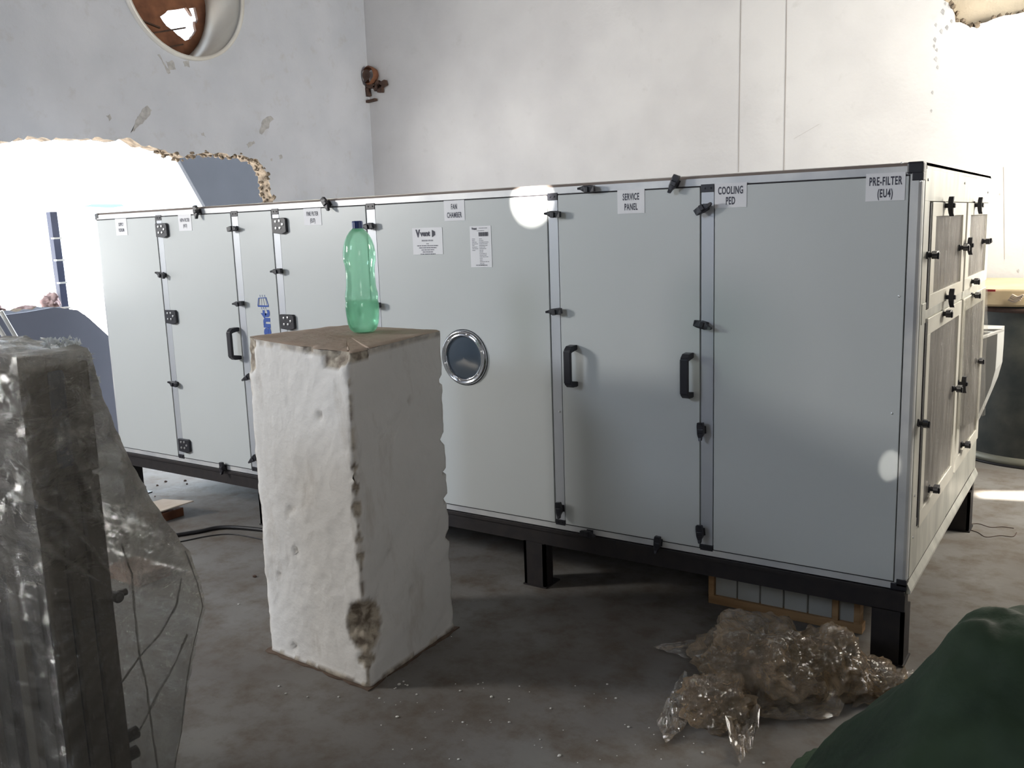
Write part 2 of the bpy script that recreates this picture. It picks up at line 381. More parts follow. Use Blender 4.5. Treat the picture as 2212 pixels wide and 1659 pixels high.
# stains and plaster chips on the left wall
def blob_on(wall, pxs, ax, v, m, thick, name, seed=0, raggedness=.012):
    P = [on(x, y, ax, v) for x, y in pxs]
    i, j = ((1, 2) if ax == 'x' else (0, 2))
    poly = ragged([(p[i], p[j]) for p in P], raggedness, .015, seed)
    m3 = MB()
    if ax == 'x': m3.prism([Vector((v, p.x, p.y)) for p in poly], (thick, 0, 0))
    else: m3.prism([Vector((p.x, v, p.y)) for p in poly], (0, thick, 0))
    return m3.build(name, m, wall)
M_MARK = mat('grey_cement_smear', (.33, .325, .33), .95, col2=(.47, .465, .47), nscale=25)
for k, pts in enumerate([[(282, 287), (300, 250), (318, 228), (328, 238), (316, 258), (290, 284)], [(560, 288), (566, 262), (584, 250), (592, 258), (576, 278), (566, 291)],
        [(532, 312), (548, 304), (551, 310), (536, 320)], [(229, 250), (237, 246), (241, 256), (236, 262)], [(430, 286), (440, 286), (445, 296), (436, 293)],
        [(602, 336), (608, 334), (610, 342), (604, 344)], [(358, 132), (372, 130), (380, 150), (366, 152)], [(395, 133), (408, 131), (410, 146), (399, 144)],
        [(340, 118), (344, 117), (368, 158), (364, 160)], [(584, 343), (588, 342), (588, 348), (585, 348)]]):
    blob_on(wl, pts, 'x', XL, M_MARK, .0015, 'cement_smear', k)

# back wall with the broken patch top right
hole = [on(x, y, 'y', YB) for x, y in ((2036, -120), (2038, 0), (2052, 8), (2062, 30), (2064, 48), (2095, 58), (2130, 48), (2160, 36), (2185, 32), (2212, 26), (2260, 20), (2330, -120))]
hole2 = ragged([(p.x, p.z) for p in hole], .014, .03, 9)
outer = [(XL-.25, 0), (XR+.2, 0), (XR+.2, ZC), (XL-.25, ZC)]
wb = sheet_with_holes(outer, [hole2], lambda v: Vector((v.x, YB, v.y)), (0, .09, 0), 'wall_back', [M_BACK, M_BARE]); tag(wb, kind='structure')
b2 = MB(); b2.box(-1.2, .9, YB+.085, YB+.2, 2.3, 3.9); b2.build('bare_masonry', mat('old_render', (.46, .40, .31), .95, col2=(.55, .47, .36), nscale=7, bump=.4), wb)
mb = MB()
for (xx, zz) in hole2:
    if zz > 3.2: continue
    r = random.uniform(.008, .022); c = Vector((xx+random.uniform(-.012, .012), YB+random.uniform(0, .06), zz+random.uniform(-.006, .02)))
    for v in bmesh.ops.create_icosphere(mb.bm, subdivisions=1, radius=r)['verts']: v.co = c+v.co*random.uniform(.7, 1.3)
tag(mb.build('crumbled_masonry', M_BARE, wb), 'crumbling rim of the patch', kind='stuff')
def crack(pxs, wd, m, wall=wb, seed=0):
    P = [on(x, y, 'y', YB) for x, y in pxs]; m3 = MB()
    q = []
    for i in range(len(P)-1):
        for j in range(14): q.append(P[i].lerp(P[i+1], j/14)+Vector((.004*noise.noise(Vector((i*3+j, seed, 0))), 0, 0)))
    q.append(P[-1]); y = YB-.0015
    L_ = [Vector((p.x-wd/2*(1+.6*noise.noise(p*9)), y, p.z)) for p in q]; R_ = [Vector((p.x+wd/2, y, p.z)) for p in q]
    m3.grid([L_, R_]); return m3.build('crack', m, wall)
M_CRK = mat('crack_line', (.36, .33, .31), .95)  # cracks drawn as thin dark strips
crack([(1601, -40), (1598, 150), (1595, 372)], .006, M_CRK); crack([(1700, -40), (1697, 160), (1693, 370)], .006, M_CRK, seed=2)
crack([(1715, 300), (1770, 268)], .004, M_CRK, seed=3); crack([(2168, 360), (2170, 560)], .003, M_CRK, seed=4)
for k, (x, y, r) in enumerate([(2042, 8, 3), (2037, 26, 5), (2022, 54, 3), (2034, 68, 4), (2046, 60, 4), (2020, 86, 4), (2018, 100, 3), (2024, 108, 3), (2022, 128, 4), (2026, 146, 3), (2056, 46, 3), (2012, 240, 3), (2015, 200, 3), (2200, 585, 3), (2160, 420, 2)]):
    blob_on(wb, [(x-r, y), (x, y-r*1.6), (x+r*.8, y-r*.5), (x+r*.3, y+r*1.4)], 'y', YB, M_MARK, -.0015, 'plaster_chip', k, .002)
wr = sheet_with_holes([(YR, 0), (YB+.2, 0), (YB+.2, ZC), (YR, ZC)], [[(1.85, 1.75), (3.45, 1.75), (3.45, 3.05), (1.85, 3.05)], [(-4.8, 1.5), (-3.8, 1.5), (-3.8, 2.5), (-4.8, 2.5)]], lambda v: Vector((XR, v.x, v.y)), (.25, 0, 0), 'wall_right', [M_REAR, M_BARE]); tag(wr, kind='structure')  # the opening behind the camera is added for the fill lamp
wq = sheet_with_holes([(XL-.25, 0), (XR+.2, 0), (XR+.2, ZC), (XL-.25, ZC)], [[(-4.4, 2.9), (-3.0, 2.9), (-3.0, 4.05), (-4.4, 4.05)]], lambda v: Vector((v.x, YR, v.y)), (0, -.25, 0), 'wall_rear', [M_REAR, M_BARE]); tag(wq, kind='structure')
# ceiling, with unseen gaps shaped to throw the wanted sun patches
def to_ceiling(p): p = Vector(p); return (p+SUN*((ZC-p.z)/SUN.z)).to_2d()
def hole_for(pts): return [tuple(to_ceiling(p)) for p in pts]
c1 = on(1150, 440, 'y', 0); c2 = on(1922, 1015, 'y', 0)
holes = [hole_for([c1+Vector((.085*math.cos(a*PI/10), 0, .085*math.sin(a*PI/10))) for a in range(20)]),
         hole_for([c2+Vector((.011*math.cos(a*PI/6), 0, .019*math.sin(a*PI/6))) for a in range(12)]),
         hole_for([on(2114, 1062, 'z', 0), on(2260, 1064, 'z', 0), on(2260, 1084, 'z', 0), on(2114, 1076, 'z', 0)]),
         hole_for([on(2018, 1047, 'x', 0), on(2066, 1030, 'x', 0), on(2078, 1044, 'x', 0), on(2030, 1062, 'x', 0)])]
wc = sheet_with_holes([(XL-.25, YR-.25), (XR+.25, YR-.25), (XR+.25, YB+.2), (XL-.25, YB+.2)], holes, lambda v: Vector((v.x, v.y, ZC)), (0, 0, .02), 'ceiling', [M_CEIL, M_CEIL]); tag(wc, kind='structure')

# ------------------------------------------------------------------ air handling unit
L0, W0, Z0, Z1 = -4.21, 1.60, .263, 1.602
A = thing('air_handling_unit', (L0/2, W0/2, 0), 'long pale grey panelled air handling unit on a black steel base', 'air handler')
inner = MB(); inner.box(L0+.02, -.02, .02, W0-.02, Z0+.01, Z1-.012); inner.build('casing', M_SEAM, A)
ZP0, ZP1 = .285, 1.567
mull = [(-3.674, -3.628), (-3.087, -3.040), (-2.802, -2.757), (-2.213, -2.163), (-1.300, -1.257), (-.693, -.646)]
bounds = [L0+.012]+[v for m_ in mull for v in m_]+[-.034]
panels = []
for i in range(7):
    x0, x1 = bounds[2*i]+.003, bounds[2*i+1]-.003
    b = MB(); b.box(x0, x1, -.004, .03, ZP0+.004, ZP1-.005, .0015); panels.append(b.build('panel', M_PAN, A))
for (a, b_) in mull:
    b = MB(); b.box(a+.0015, b_-.0015, -.001, .03, ZP0, ZP1, 0); mo = b.build('mullion', M_ALUW, A)
    for z0_, z1_ in ((ZP1-.022, ZP1+.004), (ZP0-.004, ZP0+.018)):
        c = MB(); c.box(a, b_, -.004, .01, z0_, z1_, .001)
        c.tube([(a+.013, -.0045, (z0_+z1_)/2), (a+.013, -.007, (z0_+z1_)/2)], .003, 6); c.tube([(b_-.013, -.0045, (z0_+z1_)/2), (b_-.013, -.007, (z0_+z1_)/2)], .003, 6)
        c.build('mullion_connector', M_BLK, mo)
# frame profiles
b = MB(); b.box(L0, 0, -.001, .03, ZP1, Z1-.011); b.build('top_rail', M_ALU, A)
b = MB(); b.prism([(L0, -.001, Z1-.011), (L0, .012, Z1), (L0, .04, Z1), (L0, .04, Z1-.011)], (-L0, 0, 0)); b.build('rail_chamfer', M_DUST, A)
b = MB(); b.box(L0, 0, -.001, .03, Z0, ZP0); b.build('bottom_rail', M_ALU, A)
b = MB(); b.prism([(0, .05, Z1), (0, .05, Z1-.02), (.003, .05, Z1-.02), (.003, .05, Z1-.012), (-.012, .05, Z1+.0)], (0, W0-.05, 0)); b.build('end_top_rail', M_GALV, A)
b = MB(); b.box(L0, 0, 0.01, W0, Z1-.012, Z1-.001); b.build('roof_panel', M_GALV, A)
b = MB(); b.box(L0, L0+.012, -.001, .03, Z0, Z1-.011); b.build('corner_post', M_ALU, A)
b = MB()
prof = [(-.034, -.001), (-.010, -.001), (-.002, .004), (.001, .012), (.001, .035), (-.034, .035)]
b.prism([(x, y, Z0+.02) for x, y in prof], (0, 0, Z1-Z0-.03)); b.build('corner_post', M_ALU, A)
b = MB(); b.box(-.03, .001, W0-.035, W0, Z0+.02, Z1-.01, .002); b.build('corner_post', M_GALV, A)
b = MB(); b.box(-.045, .003, -.003, .045, Z1-.036, Z1+.001, .006); b.box(-.03, .003, -.003, .035, Z1-.055, Z1-.03, .003); b.build('corner_cap', M_BLK, A)
b = MB(); b.box(-.045, .003, -.003, .04, Z0-.002, Z0+.020, .002); b.box(-.028, .003, -.003, .035, Z0+.01, Z0+.035, .002); b.build('corner_cap', M_BLK, A)
b = MB(); b.box(L0-.002, L0+.03, -.003, .04, Z1-.03, Z1-.004, .004); b.build('corner_cap', M_BLK, A)
# thin dark line of the gasket under the rail
b = MB(); b.box(L0+.01, -.034, -.0025, 0, ZP1-.004, ZP1-.001); b.box(L0+.01, -.034, -.0025, 0, ZP0+.001, ZP0+.003); b.build('gasket', M_SEAM, A)

# stickers
def sticker(px0, py0, px1, py1, lines, label, size=.026, dz=.036, tilt=0, name='sticker'):
    a, b_ = on(px0, py0, 'y', 0), on(px1, py1, 'y', 0)
    m = MB(); m.box(a.x, b_.x, -.0055, -.0038, b_.z, a.z); s_ = m.build(name, M_STK, A); s_['label'] = label
    cx, cz = (a.x+b_.x)/2, (a.z+b_.z)/2
    for k, t in enumerate(lines): put_text(t, cx, cz-.002+dz*(len(lines)-1)/2-k*dz, size*1.2, s_, y=-.0062, sx=.50, bold=.022, space=1.12)
    return s_, a, b_
sticker(250, 473, 278, 508, ['SUPPLY', 'PLENUM'], 'blurred white two-line sticker on the leftmost panel', .020, .030)
sticker(386, 464, 417, 498, ['HEPA FILTER', '(H13)'], 'white filter sticker on the second panel', .020, .028)
sticker(657, 451, 697, 486, ['FINE FILTER', '(EU7)'], 'white sticker left of the bottle cap', .021, .030)
sticker(960, 434, 1006, 476, ['FAN', 'CHAMBER'], 'white sticker reading FAN CHAMBER', .025, .033)
sticker(1335, 411, 1394, 460, ['SERVICE', 'PANEL'], 'white sticker reading SERVICE PANEL', .027, .035)
sticker(1545, 397, 1614, 447, ['COOLING', 'PED'], 'white sticker reading COOLING PED', .029, .034)
sticker(1872, 376, 1955, 432, ['PRE-FILTER', '(EU4)'], 'white sticker reading PRE-FILTER (EU4)', .029, .036)
def bars(rows, parent, y=-.0064, m=M_GREY, h=.0016):
    b = MB()
    for (x0, x1, z, *hh) in rows:
        x = x0; hh_ = hh[0] if hh else h
        while x < x1:
            wd = random.uniform(.003, .012); b.box(x, min(x+wd, x1), y, y+.0004, z-hh_, z+hh_); x += wd+random.uniform(.001, .003)
    return tag(b.build('fine_print', m, parent), kind='stuff')
# maker's sticker
s1, a, b_ = sticker(892, 493, 959, 549, [], 'white maker sticker with a vent logo')
cx = (a.x+b_.x)/2; W_ = b_.x-a.x; H_ = a.z-b_.z
put_text('V', a.x+.030, a.z-.024, .040, s1, y=-.0063, bold=.06, sx=.8); put_text('vent', a.x+.068, a.z-.024, .030, s1, y=-.0064, bold=.05, sx=.95)
b = MB(); lx = a.x+.112; lz = a.z-.024
b.prism([(lx-.008, -.0062, lz-.014), (lx-.008, -.0062, lz+.014), (lx-.0055, -.0062, lz+.014), (lx-.0055, -.0062, lz-.014)], (0, -.0004, 0))
for k in range(4): b.box(lx-.004+k*.0035, lx-.002+k*.0035, -.0066, -.0062, lz-.013+k*.0018, lz+.013-k*.0018)
b.build('logo_mark', M_INK, s1)
bars([(cx-.030, cx+.030, a.z-.052, .0030), (cx-.006, cx+.006, a.z-.065, .002)], s1, h=.002)
bars([(cx-.055+d, cx+.055-d, a.z-.073-k*.0085) for k, d in enumerate((0, .010, .022, .028, .016))], s1, m=mat('small_print', (.16, .16, .2), .6), h=.0018)
s2, a, b_ = sticker(1016, 489, 1065, 577, [], 'tall white data sticker with a barcode')
put_text('Vvent', a.x+.022, a.z-.010, .013, s2, y=-.0063, bold=.04)
b = MB(); x = a.x+.043
while x < a.x+.088:
    wd = random.choice((.0008, .0014, .0022)); b.box(x, x+wd, -.0068, -.0064, a.z-.040, a.z-.024); x += wd+random.choice((.0007, .0012))
tag(b.build('barcode', M_INK, s2), kind='stuff')
R_ = []
for k in range(17):
    z = a.z-.050-k*.0064
    if k < 8: R_.append((a.x+.010, a.x+.010+random.uniform(.012, .028), z))
    R_.append((a.x+.045, a.x+.045+random.uniform(.012, .045), z))
R_ += [(a.x+.045, a.x+.085, a.z-.008), (a.x+.035, a.x+.07, a.z-.018), (a.x+.025, a.x+.08, b_.z+.008, .002)]
bars(R_, s2, h=.0013)
# blue vertical logo between the second and third mullions
lg = MB(); tz0 = on(570, 662, 'y', 0)
P = [on(x, y, 'y', -.005) for x, y in ((557, 661), (580, 661.5), (574.5, 643), (558.5, 644))]
for i in range(4):
    a_, b2_ = P[i], P[(i+1) % 4]; lg.bar(a_, b2_, .0012, .008 if i == 0 else .0038, up=(0, 0, 1) if i in (0, 2) else (1, 0, 0))
for k in range(3):
    p0 = on(562+k*5, 641.5, 'y', -.005); lg.bar(p0, p0+Vector((-.002, 0, .010)), .001, .0016, up=(1, 0, 0))
    p0 = on(564+k*4.4, 663.5, 'y', -.005); lg.bar(p0, p0+Vector((.005, 0, -.010)), .001, .0016, up=(1, 0, 0))
lg.build('logo_mark', M_BLUE, A)['label'] = 'small blue trapezoid louvre mark above the blue lettering'
lg = MB()
for k in range(4):
    t = (k+.5)/4; lg.bar(P[3].lerp(P[2], t), P[0].lerp(P[1], t), .001, .0018, up=(1, 0, 0))
lg.build('logo_mark', M_GREY, A)
tt = on(573, 672, 'y', 0)
tx = put_text('Vvent', tt.x+.004, tt.z+.002, .088, A, M_BLUE, y=-.0052, rot=PI/2, bold=.05, sx=1.12, align='RIGHT'); tx['label'] = 'blue vertical lettering'

# porthole
pc = on(1005, 771.5, 'y', 0)
b = MB(); b.lathe([(.086, -.002), (.088, -.014), (.092, -.018), (.096, -.013), (.100, -.013), (.104, -.019), (.109, -.017), (.114, -.008), (.115, -.003)], (pc.x, 0, pc.z), 'y', 56)
ring = b.build('porthole_ring', M_CHR, A, True); ring['label'] = 'chrome ring of the round porthole'
b = MB(); b.lathe([(.087, -.006), (.05, -.009), (.001, -.010)], (pc.x, 0, pc.z), 'y', 48); b.build('glass', M_GLASS, ring, True)
b = MB(); b.lathe([(.1145, -.001), (.1165, -.0065), (.112, -.007)], (pc.x, 0, pc.z), 'y', 48); b.build('seal', M_BLK, ring, True)
for k in range(6):
    a_ = k*PI/3+.3; b = MB(); b.lathe([(.0045, -.012), (.004, -.0155), (.001, -.016)], (pc.x+.098*math.cos(a_), 0, pc.z+.098*math.sin(a_)), 'y', 8); b.build('screw', M_SCREW, ring)

# latches
b = MB(); b.box(-.017, .017, -.008, 0, -.014, .014, .002); b.lathe([(.010, -.008), (.010, -.022)], (0, 0, 0), 'y', 12, cap1=True); me_lb = mesh_of(b, M_BLK)
b = MB()
b.prism([(-.044, -.026, .007), (-.030, -.022, .010), (-.016, -.020, .015), (.020, -.020, .016), (.036, -.022, .013), (.037, -.022, -.012), (.018, -.020, -.015), (-.014, -.020, -.014), (-.030, -.022, -.004), (-.044, -.026, -.002)], (0, -.018, 0))
b.box(-.010, .010, -.046, -.038, -.016, .010, .003)
me_ll = mesh_of(b, M_BLK)
def latch(px, py, ang, face='front', sc=.80, mir=1):
    if face == 'front': p = on(px, py, 'y', -.022); p.y = -.003; rot = (0, math.radians(ang), 0)
    else: p = on(px, py, 'x', .022); p.x = .002; rot = (math.radians(ang), 0, PI/2)
    if face == 'front': R = Matrix.Rotation(math.radians(-ang), 4, 'Y')
    else: R = Matrix.Rotation(PI/2, 4, 'Z') @ Matrix.Rotation(math.radians(-ang), 4, 'Y')
    o = bpy.data.objects.new('latch', me_lb); COL.objects.link(o); o.parent = A; o.location = p-wpos(A)
    o.rotation_euler = R.to_euler(); o.scale = (sc, sc, sc)
    k = bpy.data.objects.new('lever', me_ll); COL.objects.link(k); k.parent = o
    if mir < 0: k.rotation_euler = (0, PI, 0)
for (x, y, a_) in [(349, 594, -20), (376, 829, -12), (425, 457, 100), (503, 494, 185), (517, 656, 5), (600, 586, 5), (705, 440, 125), (796, 489, 8), (1270, 408, 0), (1457, 396, 65),
                   (1197, 463, -3), (1200, 673, 6), (1519, 450, 210), (1518, 702, 165), (1515, 930, 92), (1209, 1100, 95), (1270, 1153, 180), (1421, 1174, 85), (1513, 1151, 95), (481, 1010, 90),
                   (812, 660, 5), (536, 815, 30), (549, 991, 40)]:
    latch(x, y, a_)
for (x, y, a_) in [(2052, 444, 90), (2017, 551, 0), (2053, 642, 85), (2115, 443, 80), (2133, 521, 180), (2107, 608, 0), (2084, 535, 0), (2093, 530, 90), (2047, 678, 0), (1997, 915, -20),
                   (2069, 840, 0), (2080, 829, 90), (2019, 1057, 0), (2109, 638, 0), (2087, 961, 0), (2117, 780, 0)]:
    latch(x, y, a_, 'side')
# hinges
b = MB(); b.prism([(-.046, 0, .034), (.038, 0, .034), (.046, 0, .026), (.046, 0, -.030), (.02, 0, -.040), (-.014, 0, -.036), (-.046, 0, -.034)], (0, -.016, 0)); bmesh.ops.bevel(b.bm, geom=[e for e in b.bm.edges], offset=.002, segments=1, affect='EDGES')
me_h = mesh_of(b, M_BLK)
b = MB(); b.lathe([(.0062, 0), (.0055, -.003), (.001, -.0035)], (0, 0, 0), 'y', 10); me_s = mesh_of(b, M_SCREW)
for (x, y) in [(350, 497), (370, 684), (399, 962), (604, 487), (622, 695)]:
    p = on(x, y, 'y', -.012); p.y = -.003
    h_ = inst('hinge', me_h, A, p)
    for (dx, dz) in ((-.018, .018), (.008, .02), (.026, .004), (-.018, -.012), (.008, -.012)):
        o = bpy.data.objects.new('screw', me_s); COL.objects.link(o); o.parent = h_; o.location = (dx, -.016, dz)
# pull handles
b = MB()
for s_ in (-1, 1):
    b.prism([(-.004, 0, s_*.062), (-.004, 0, s_*.078), (-.004, -.010, s_*.080), (-.004, -.040, s_*.078), (-.004, -.056, s_*.066), (-.004, -.056, s_*.050), (-.004, -.036, s_*.056), (-.004, -.008, s_*.060)], (.026, 0, 0))
b.box(-.006, .024, -.060, -.046, -.062, .062, .003); me_hd = mesh_of(b, M_BLK)
for (x, y, pi_) in [(1237, 789, 5), (1486, 809, 5), (513, 741, 1)]:
    p = on(x, y, 'y', -.004); p.y = -.004; inst('handle', me_hd, panels[pi_], p)

# inlet end: blanking sheets, filter frames and pleated media
def yz(name, y0, y1, z0, z1, x0, x1, m, parent=A, bev=.001, label=None):
    q = MB(); q.box(x0, x1, y0, y1, z0, z1, bev); o_ = q.build(name, m, parent)
    if label: o_['label'] = label
    return o_
yz('blanking_sheet', .035, .786, 1.487, 1.582, -.01, .003, M_GALV); yz('blanking_sheet', .790, 1.585, 1.487, 1.582, -.01, .002, M_GALV)
yz('blanking_sheet', .035, .748, .290, .470, -.01, .003, M_GALV); yz('blanking_sheet', .752, 1.585, .290, .470, -.01, .002, M_GALV)
yz('side_strip', .035, .120, .47, 1.487, -.01, .003, M_GALV); yz('side_strip', .055, .118, 1.11, 1.175, .003, .005, M_GALV)
yz('cross_rail', .12, .88, 1.122, 1.150, -.01, .004, M_GALV); yz('cross_rail', .90, 1.585, 1.122, 1.150, -.01, .004, M_GALV)
yz('centre_strip', .865, .895, .45, 1.485, -.012, -.006, M_SEAM)
def filt(y0, y1, z0, z1, by, bz, filmy=False):
    fr_ = MB(); X0, X1 = -.01, .008
    fr_.box(X0, X1, y0, y1, z1-bz, z1, .001); fr_.box(X0, X1, y0, y1, z0, z0+bz, .001)
    fr_.box(X0, X1, y0, y0+by, z0+bz, z1-bz, .001); fr_.box(X0, X1, y1-by, y1, z0+bz, z1-bz, .001)
    f_ = fr_.build('filter_frame', M_GALVF, A)
    n_ = 46; row0 = []; row1 = []
    for k in range(n_+1):
        y = y0+by+(y1-y0-2*by)*k/n_; x = -.006 if k % 2 else .0
        row0.append((x, y, z0+bz)); row1.append((x, y, z1-bz))
    q = MB(); q.grid([row0, row1]); q.build('pleated_media', M_MEDIA, f_)
    q = MB(); P_ = []
    for i in range(15):
        P_.append([(.004+.0035*fbm((k*.35, i*.1, y0), 1.3), y0+by*.9+(y1-y0-1.8*by)*k/30, z0+bz*.9+(z1-z0-1.8*bz)*i/14) for k in range(31)])
    q.grid(P_); q.build('stretched_film', M_FILMS, f_, True)
filt(.150, .862, 1.152, 1.484, .068, .044); filt(.905, 1.575, 1.152, 1.484, .085, .046)
filt(.150, .862, .430, 1.120, .055, .052); filt(.905, 1.575, .430, 1.120, .070, .052)
yz('gasket', .128, .148, .44, 1.11, -.004, .005, M_SEAM); yz('gasket', .128, .148, 1.155, 1.482, -.004, .005, M_SEAM)
# loose film over the far lower filter
q = MB(); P_ = []
for i in range(30):
    z = .62+.50*i/29; P_.append([(.014+.020*(1-i/29)*abs(math.sin(k*.22))+.006*fbm((k*.2, i*.12, 3), 1.5), .90+.69*k/24, z-.08*(k/24)*(1-i/29)) for k in range(25)])
q.grid(P_); o = q.build('loose_film', M_FILMS, A, True); o['label'] = 'loose clear film over the far lower filter'
for yy, zz in ((.07, 1.55), (.07, .56), (.07, .42), (.82, 1.555), (1.5, 1.53)):
    b = MB(); b.lathe([(.0045, .003), (.004, .006), (.001, .0065)], (0, yy, zz), 'x', 8); b.build('screw', M_SCREW, A)
for (x, y) in ((1948, 352), (1990, 392), (1209, 889), (1942, 640), (1927, 893)):
    p = on(x, y, 'y', -.002); b = MB(); b.lathe([(.004, -.003), (.003, -.0055), (.001, -.006)], (p.x, 0, p.z), 'y', 8); b.build('screw', M_SCREW, A)

# base frame and legs
BZ = .186
b = MB(); b.box(L0, 0, .0, .05, BZ, Z0-.003); b.box(L0, 0, -.012, .02, Z0-.016, Z0-.003); b.build('base_beam', M_STEEL, A)
b = MB(); b.box(L0, 0, W0-.05, W0, BZ, Z0-.003); b.build('base_beam', M_STEEL, A)
for x in (-.05, -1.42, -3.0, L0+.05):
    b = MB(); b.box(x-.03, x+.03, .05, W0-.05, BZ+.005, Z0-.006); b.build('cross_beam', M_STEEL, A)
b = MB(); b.prism([(0.002, .01, Z0+.022), (.014, .01, Z0-.004), (.014, .01, Z0-.014), (.0, .01, Z0-.014)], (0, W0-.01, 0)); b.build('end_skirt', M_GALV, A)
for x, y in [(-.10, 0), (-1.455, -.005), (-3.06, 0), (L0, 0), (-.10, W0-.10), (-1.455, W0-.1), (-3.06, W0-.1), (L0, W0-.10)]:
    b = MB(); b.box(x, x+.10, y, y+.012, 0, BZ+.002); b.box(x+.088 if x > -1 else x, x+.10 if x > -1 else x+.012, y, y+.10, 0, BZ+.002); b.box(x-.005, x+.105, y-.004, y+.105, 0, .006)
    if x < -.5 and y < .5: b.box(x+.088, x+.10, y, y+.06, .006, BZ)
    b.build('leg', M_STEEL, A)

# ------------------------------------------------------------------ plastered pillar stub
PB = thing('concrete_pillar', (-1.68, -.73, 0), 'chipped whitewashed square concrete pillar stub with a worn brown top', 'pillar')
cor = [(-1.915, -.958), (-1.422, -.985), (-1.452, -.487), (-1.915, -.475)]
NZ, NE = 92, 42; HT = [1.117, 1.088, 1.104, 1.106]
bm = bmesh.new(); rings = []; bare = []
for i in range(NZ+1):
    ring = []
    for c in range(4):
        a_, b_ = Vector(cor[c]), Vector(cor[(c+1) % 4])
        for k in range(NE):
            t = k/NE; ztop = HT[c]*(1-t)+HT[(c+1) % 4]*t; z = ztop*i/NZ
            p = Vector((*a_.lerp(b_, t), z)); nrm = Vector(((b_-a_).y, -(b_-a_).x, 0)).normalized()
            cen = Vector((-1.676, -.726, z)); br = 0
            dcor = min(t, 1-t)*.49; cc = c if t < .5 else (c+1) % 4
            # general relief, heavier near edges
            dsp = .0035*fbm(p, 7)+.002*fbm(p, 26)
            pit = fbm(p+Vector((3, 1, 2)), 13, 3)
            if pit > .74: dsp -= (pit-.74)*.05; br = max(br, min(.35, (pit-.74)*1.6))
            q = p+nrm*dsp
            # worn corner arris
            wear = .006+.011*max(0, fbm(Vector((cc*7, 0, z)), 9, 4)+.25)
            if cc == 3: wear *= .6
            if dcor < wear*1.7:
                f_ = 1-dcor/(wear*1.7); q = q.lerp(Vector((cen.x, cen.y, z)), f_*wear*2.2); br = max(br, f_*(.55 if cc != 1 else .9)*(1 if fbm(Vector((cc, z, 0)), 14, 3) > -.05 else .25))
            # the big spalled pocket low on the near corner
            e = Vector(((p.x+1.422)/.085, (p.y+.985)/.085, (z-.205)/.095)); d_ = e.length
            if d_ < 1: q += (cen-q)*(.13*(1-d_*d_))*(1+.5*fbm(p, 30, 3)); br = 1 if d_ < .93 else max(br, .6)
            for (zc, rz, rr) in ((.735, .012, .014), (.665, .014, .018), (.60, .024, .024), (.50, .012, .016), (.09, .022, .045), (.32+.12, .02, .016)):
                e = Vector(((p.x+1.422)/rr, (p.y+.985)/rr, (z-zc)/rz)); d_ = e.length
                if d_ < 1: q += (cen-q)*.05*(1-d_*d_); br = max(br, .95)
            for (zc, rz) in ((.72, .018), (.60, .012), (.50, .014), (.93, .015), (.36, .02)):
                e = Vector(((p.x+1.452)/.03, (p.y+.487)/.03, (z-zc)/rz)); d_ = e.length
                if d_ < 1: q += (cen-q)*.05*(1-d_*d_); br = max(br, .6)
            # broken notches at the top edge of the front face
            for (cx_, rx, zz_, rz, ax_) in ((-1.90, .028, 1.045, .045, 0), (-1.905, .04, 1.10, .03, 0), (-1.49, .05, 1.085, .050, 0), (-1.60, .02, 1.10, .022, 0), (-1.44, .05, 1.085, .03, 0)):
                if p.y < -.9 and c in (0, 3, 1):
                    e = Vector(((p.x-cx_)/rx, 0, (z-zz_)/rz)); d_ = e.length+.35*noise.noise(p*40)
                    if d_ < 1: q += Vector((0, .020*(1-d_*.6), 0)); br = max(br, .95)
            # dark dirt line at the very top and bottom
            hb = .012+.008*fbm(Vector((p.x*3, p.y*3, 0)), 4, 3)
            if z < hb: br = max(br, .9); q += nrm*.004
            ht = .012+.012*max(0, fbm(Vector((p.x*6, p.y*6, 5)), 5, 4))
            if z > ztop-ht: br = max(br, .6)
            ring.append(bm.verts.new(q)); bare.append(br)
    rings.append(ring)
n_ = len(rings[0])
for i in range(NZ):
    for k in range(n_): bm.faces.new((rings[i][k], rings[i][(k+1) % n_], rings[i+1][(k+1) % n_], rings[i+1][k]))
bm.faces.new(rings[0])
topc = [v.co.copy() for v in rings[-1]]
me = bpy.data.meshes.new('shaft'); bmesh.ops.recalc_face_normals(bm, faces=bm.faces); bm.to_mesh(me); bm.free()
me.transform(Matrix.Translation(-PB.location)); me.materials.append(M_PIL)
at = me.attributes.new('bare', 'FLOAT', 'POINT'); at.data.foreach_set('value', bare)
me.polygons.foreach_set('use_smooth', [True]*len(me.polygons))
o = bpy.data.objects.new('shaft', me); COL.objects.link(o); o.parent = PB
# worn brown screed on top
mb = MB(); cT = Vector((-1.676, -.726, 1.108)); rr = []
for s_ in (1.0, .97, .85, .6, .3):
    rr.append([Vector((cT.x+(p.x-cT.x)*s_, cT.y+(p.y-cT.y)*s_, p.z*s_+cT.z*(1-s_)+(.003 if s_ < 1 else 0)+.0025*fbm(p*s_, 9))) for p in topc])
V = mb.grid(rr, closed_u=True); mb.bm.faces.new(V[-1]); mb.build('top_screed', M_TOPB, PB, True)
b = MB(); b.box(-1.93, -1.41, -1.0, -.47, 0, .006); b.bm.verts.ensure_lookup_table()
q = MB(); oo = ragged([(-1.927, -.970), (-1.412, -1.000), (-1.440, -.474), (-1.925, -.465)], .010, .02, 4)
q.prism([(p.x, p.y, .0) for p in oo], (0, 0, .004)); b.bm.free(); q.build('mortar_skirt', mat('foot_mortar', (.10, .065, .045), .9, col2=(.16, .11, .08), nscale=18), PB)['label'] = 'dark mortar stain round the foot'

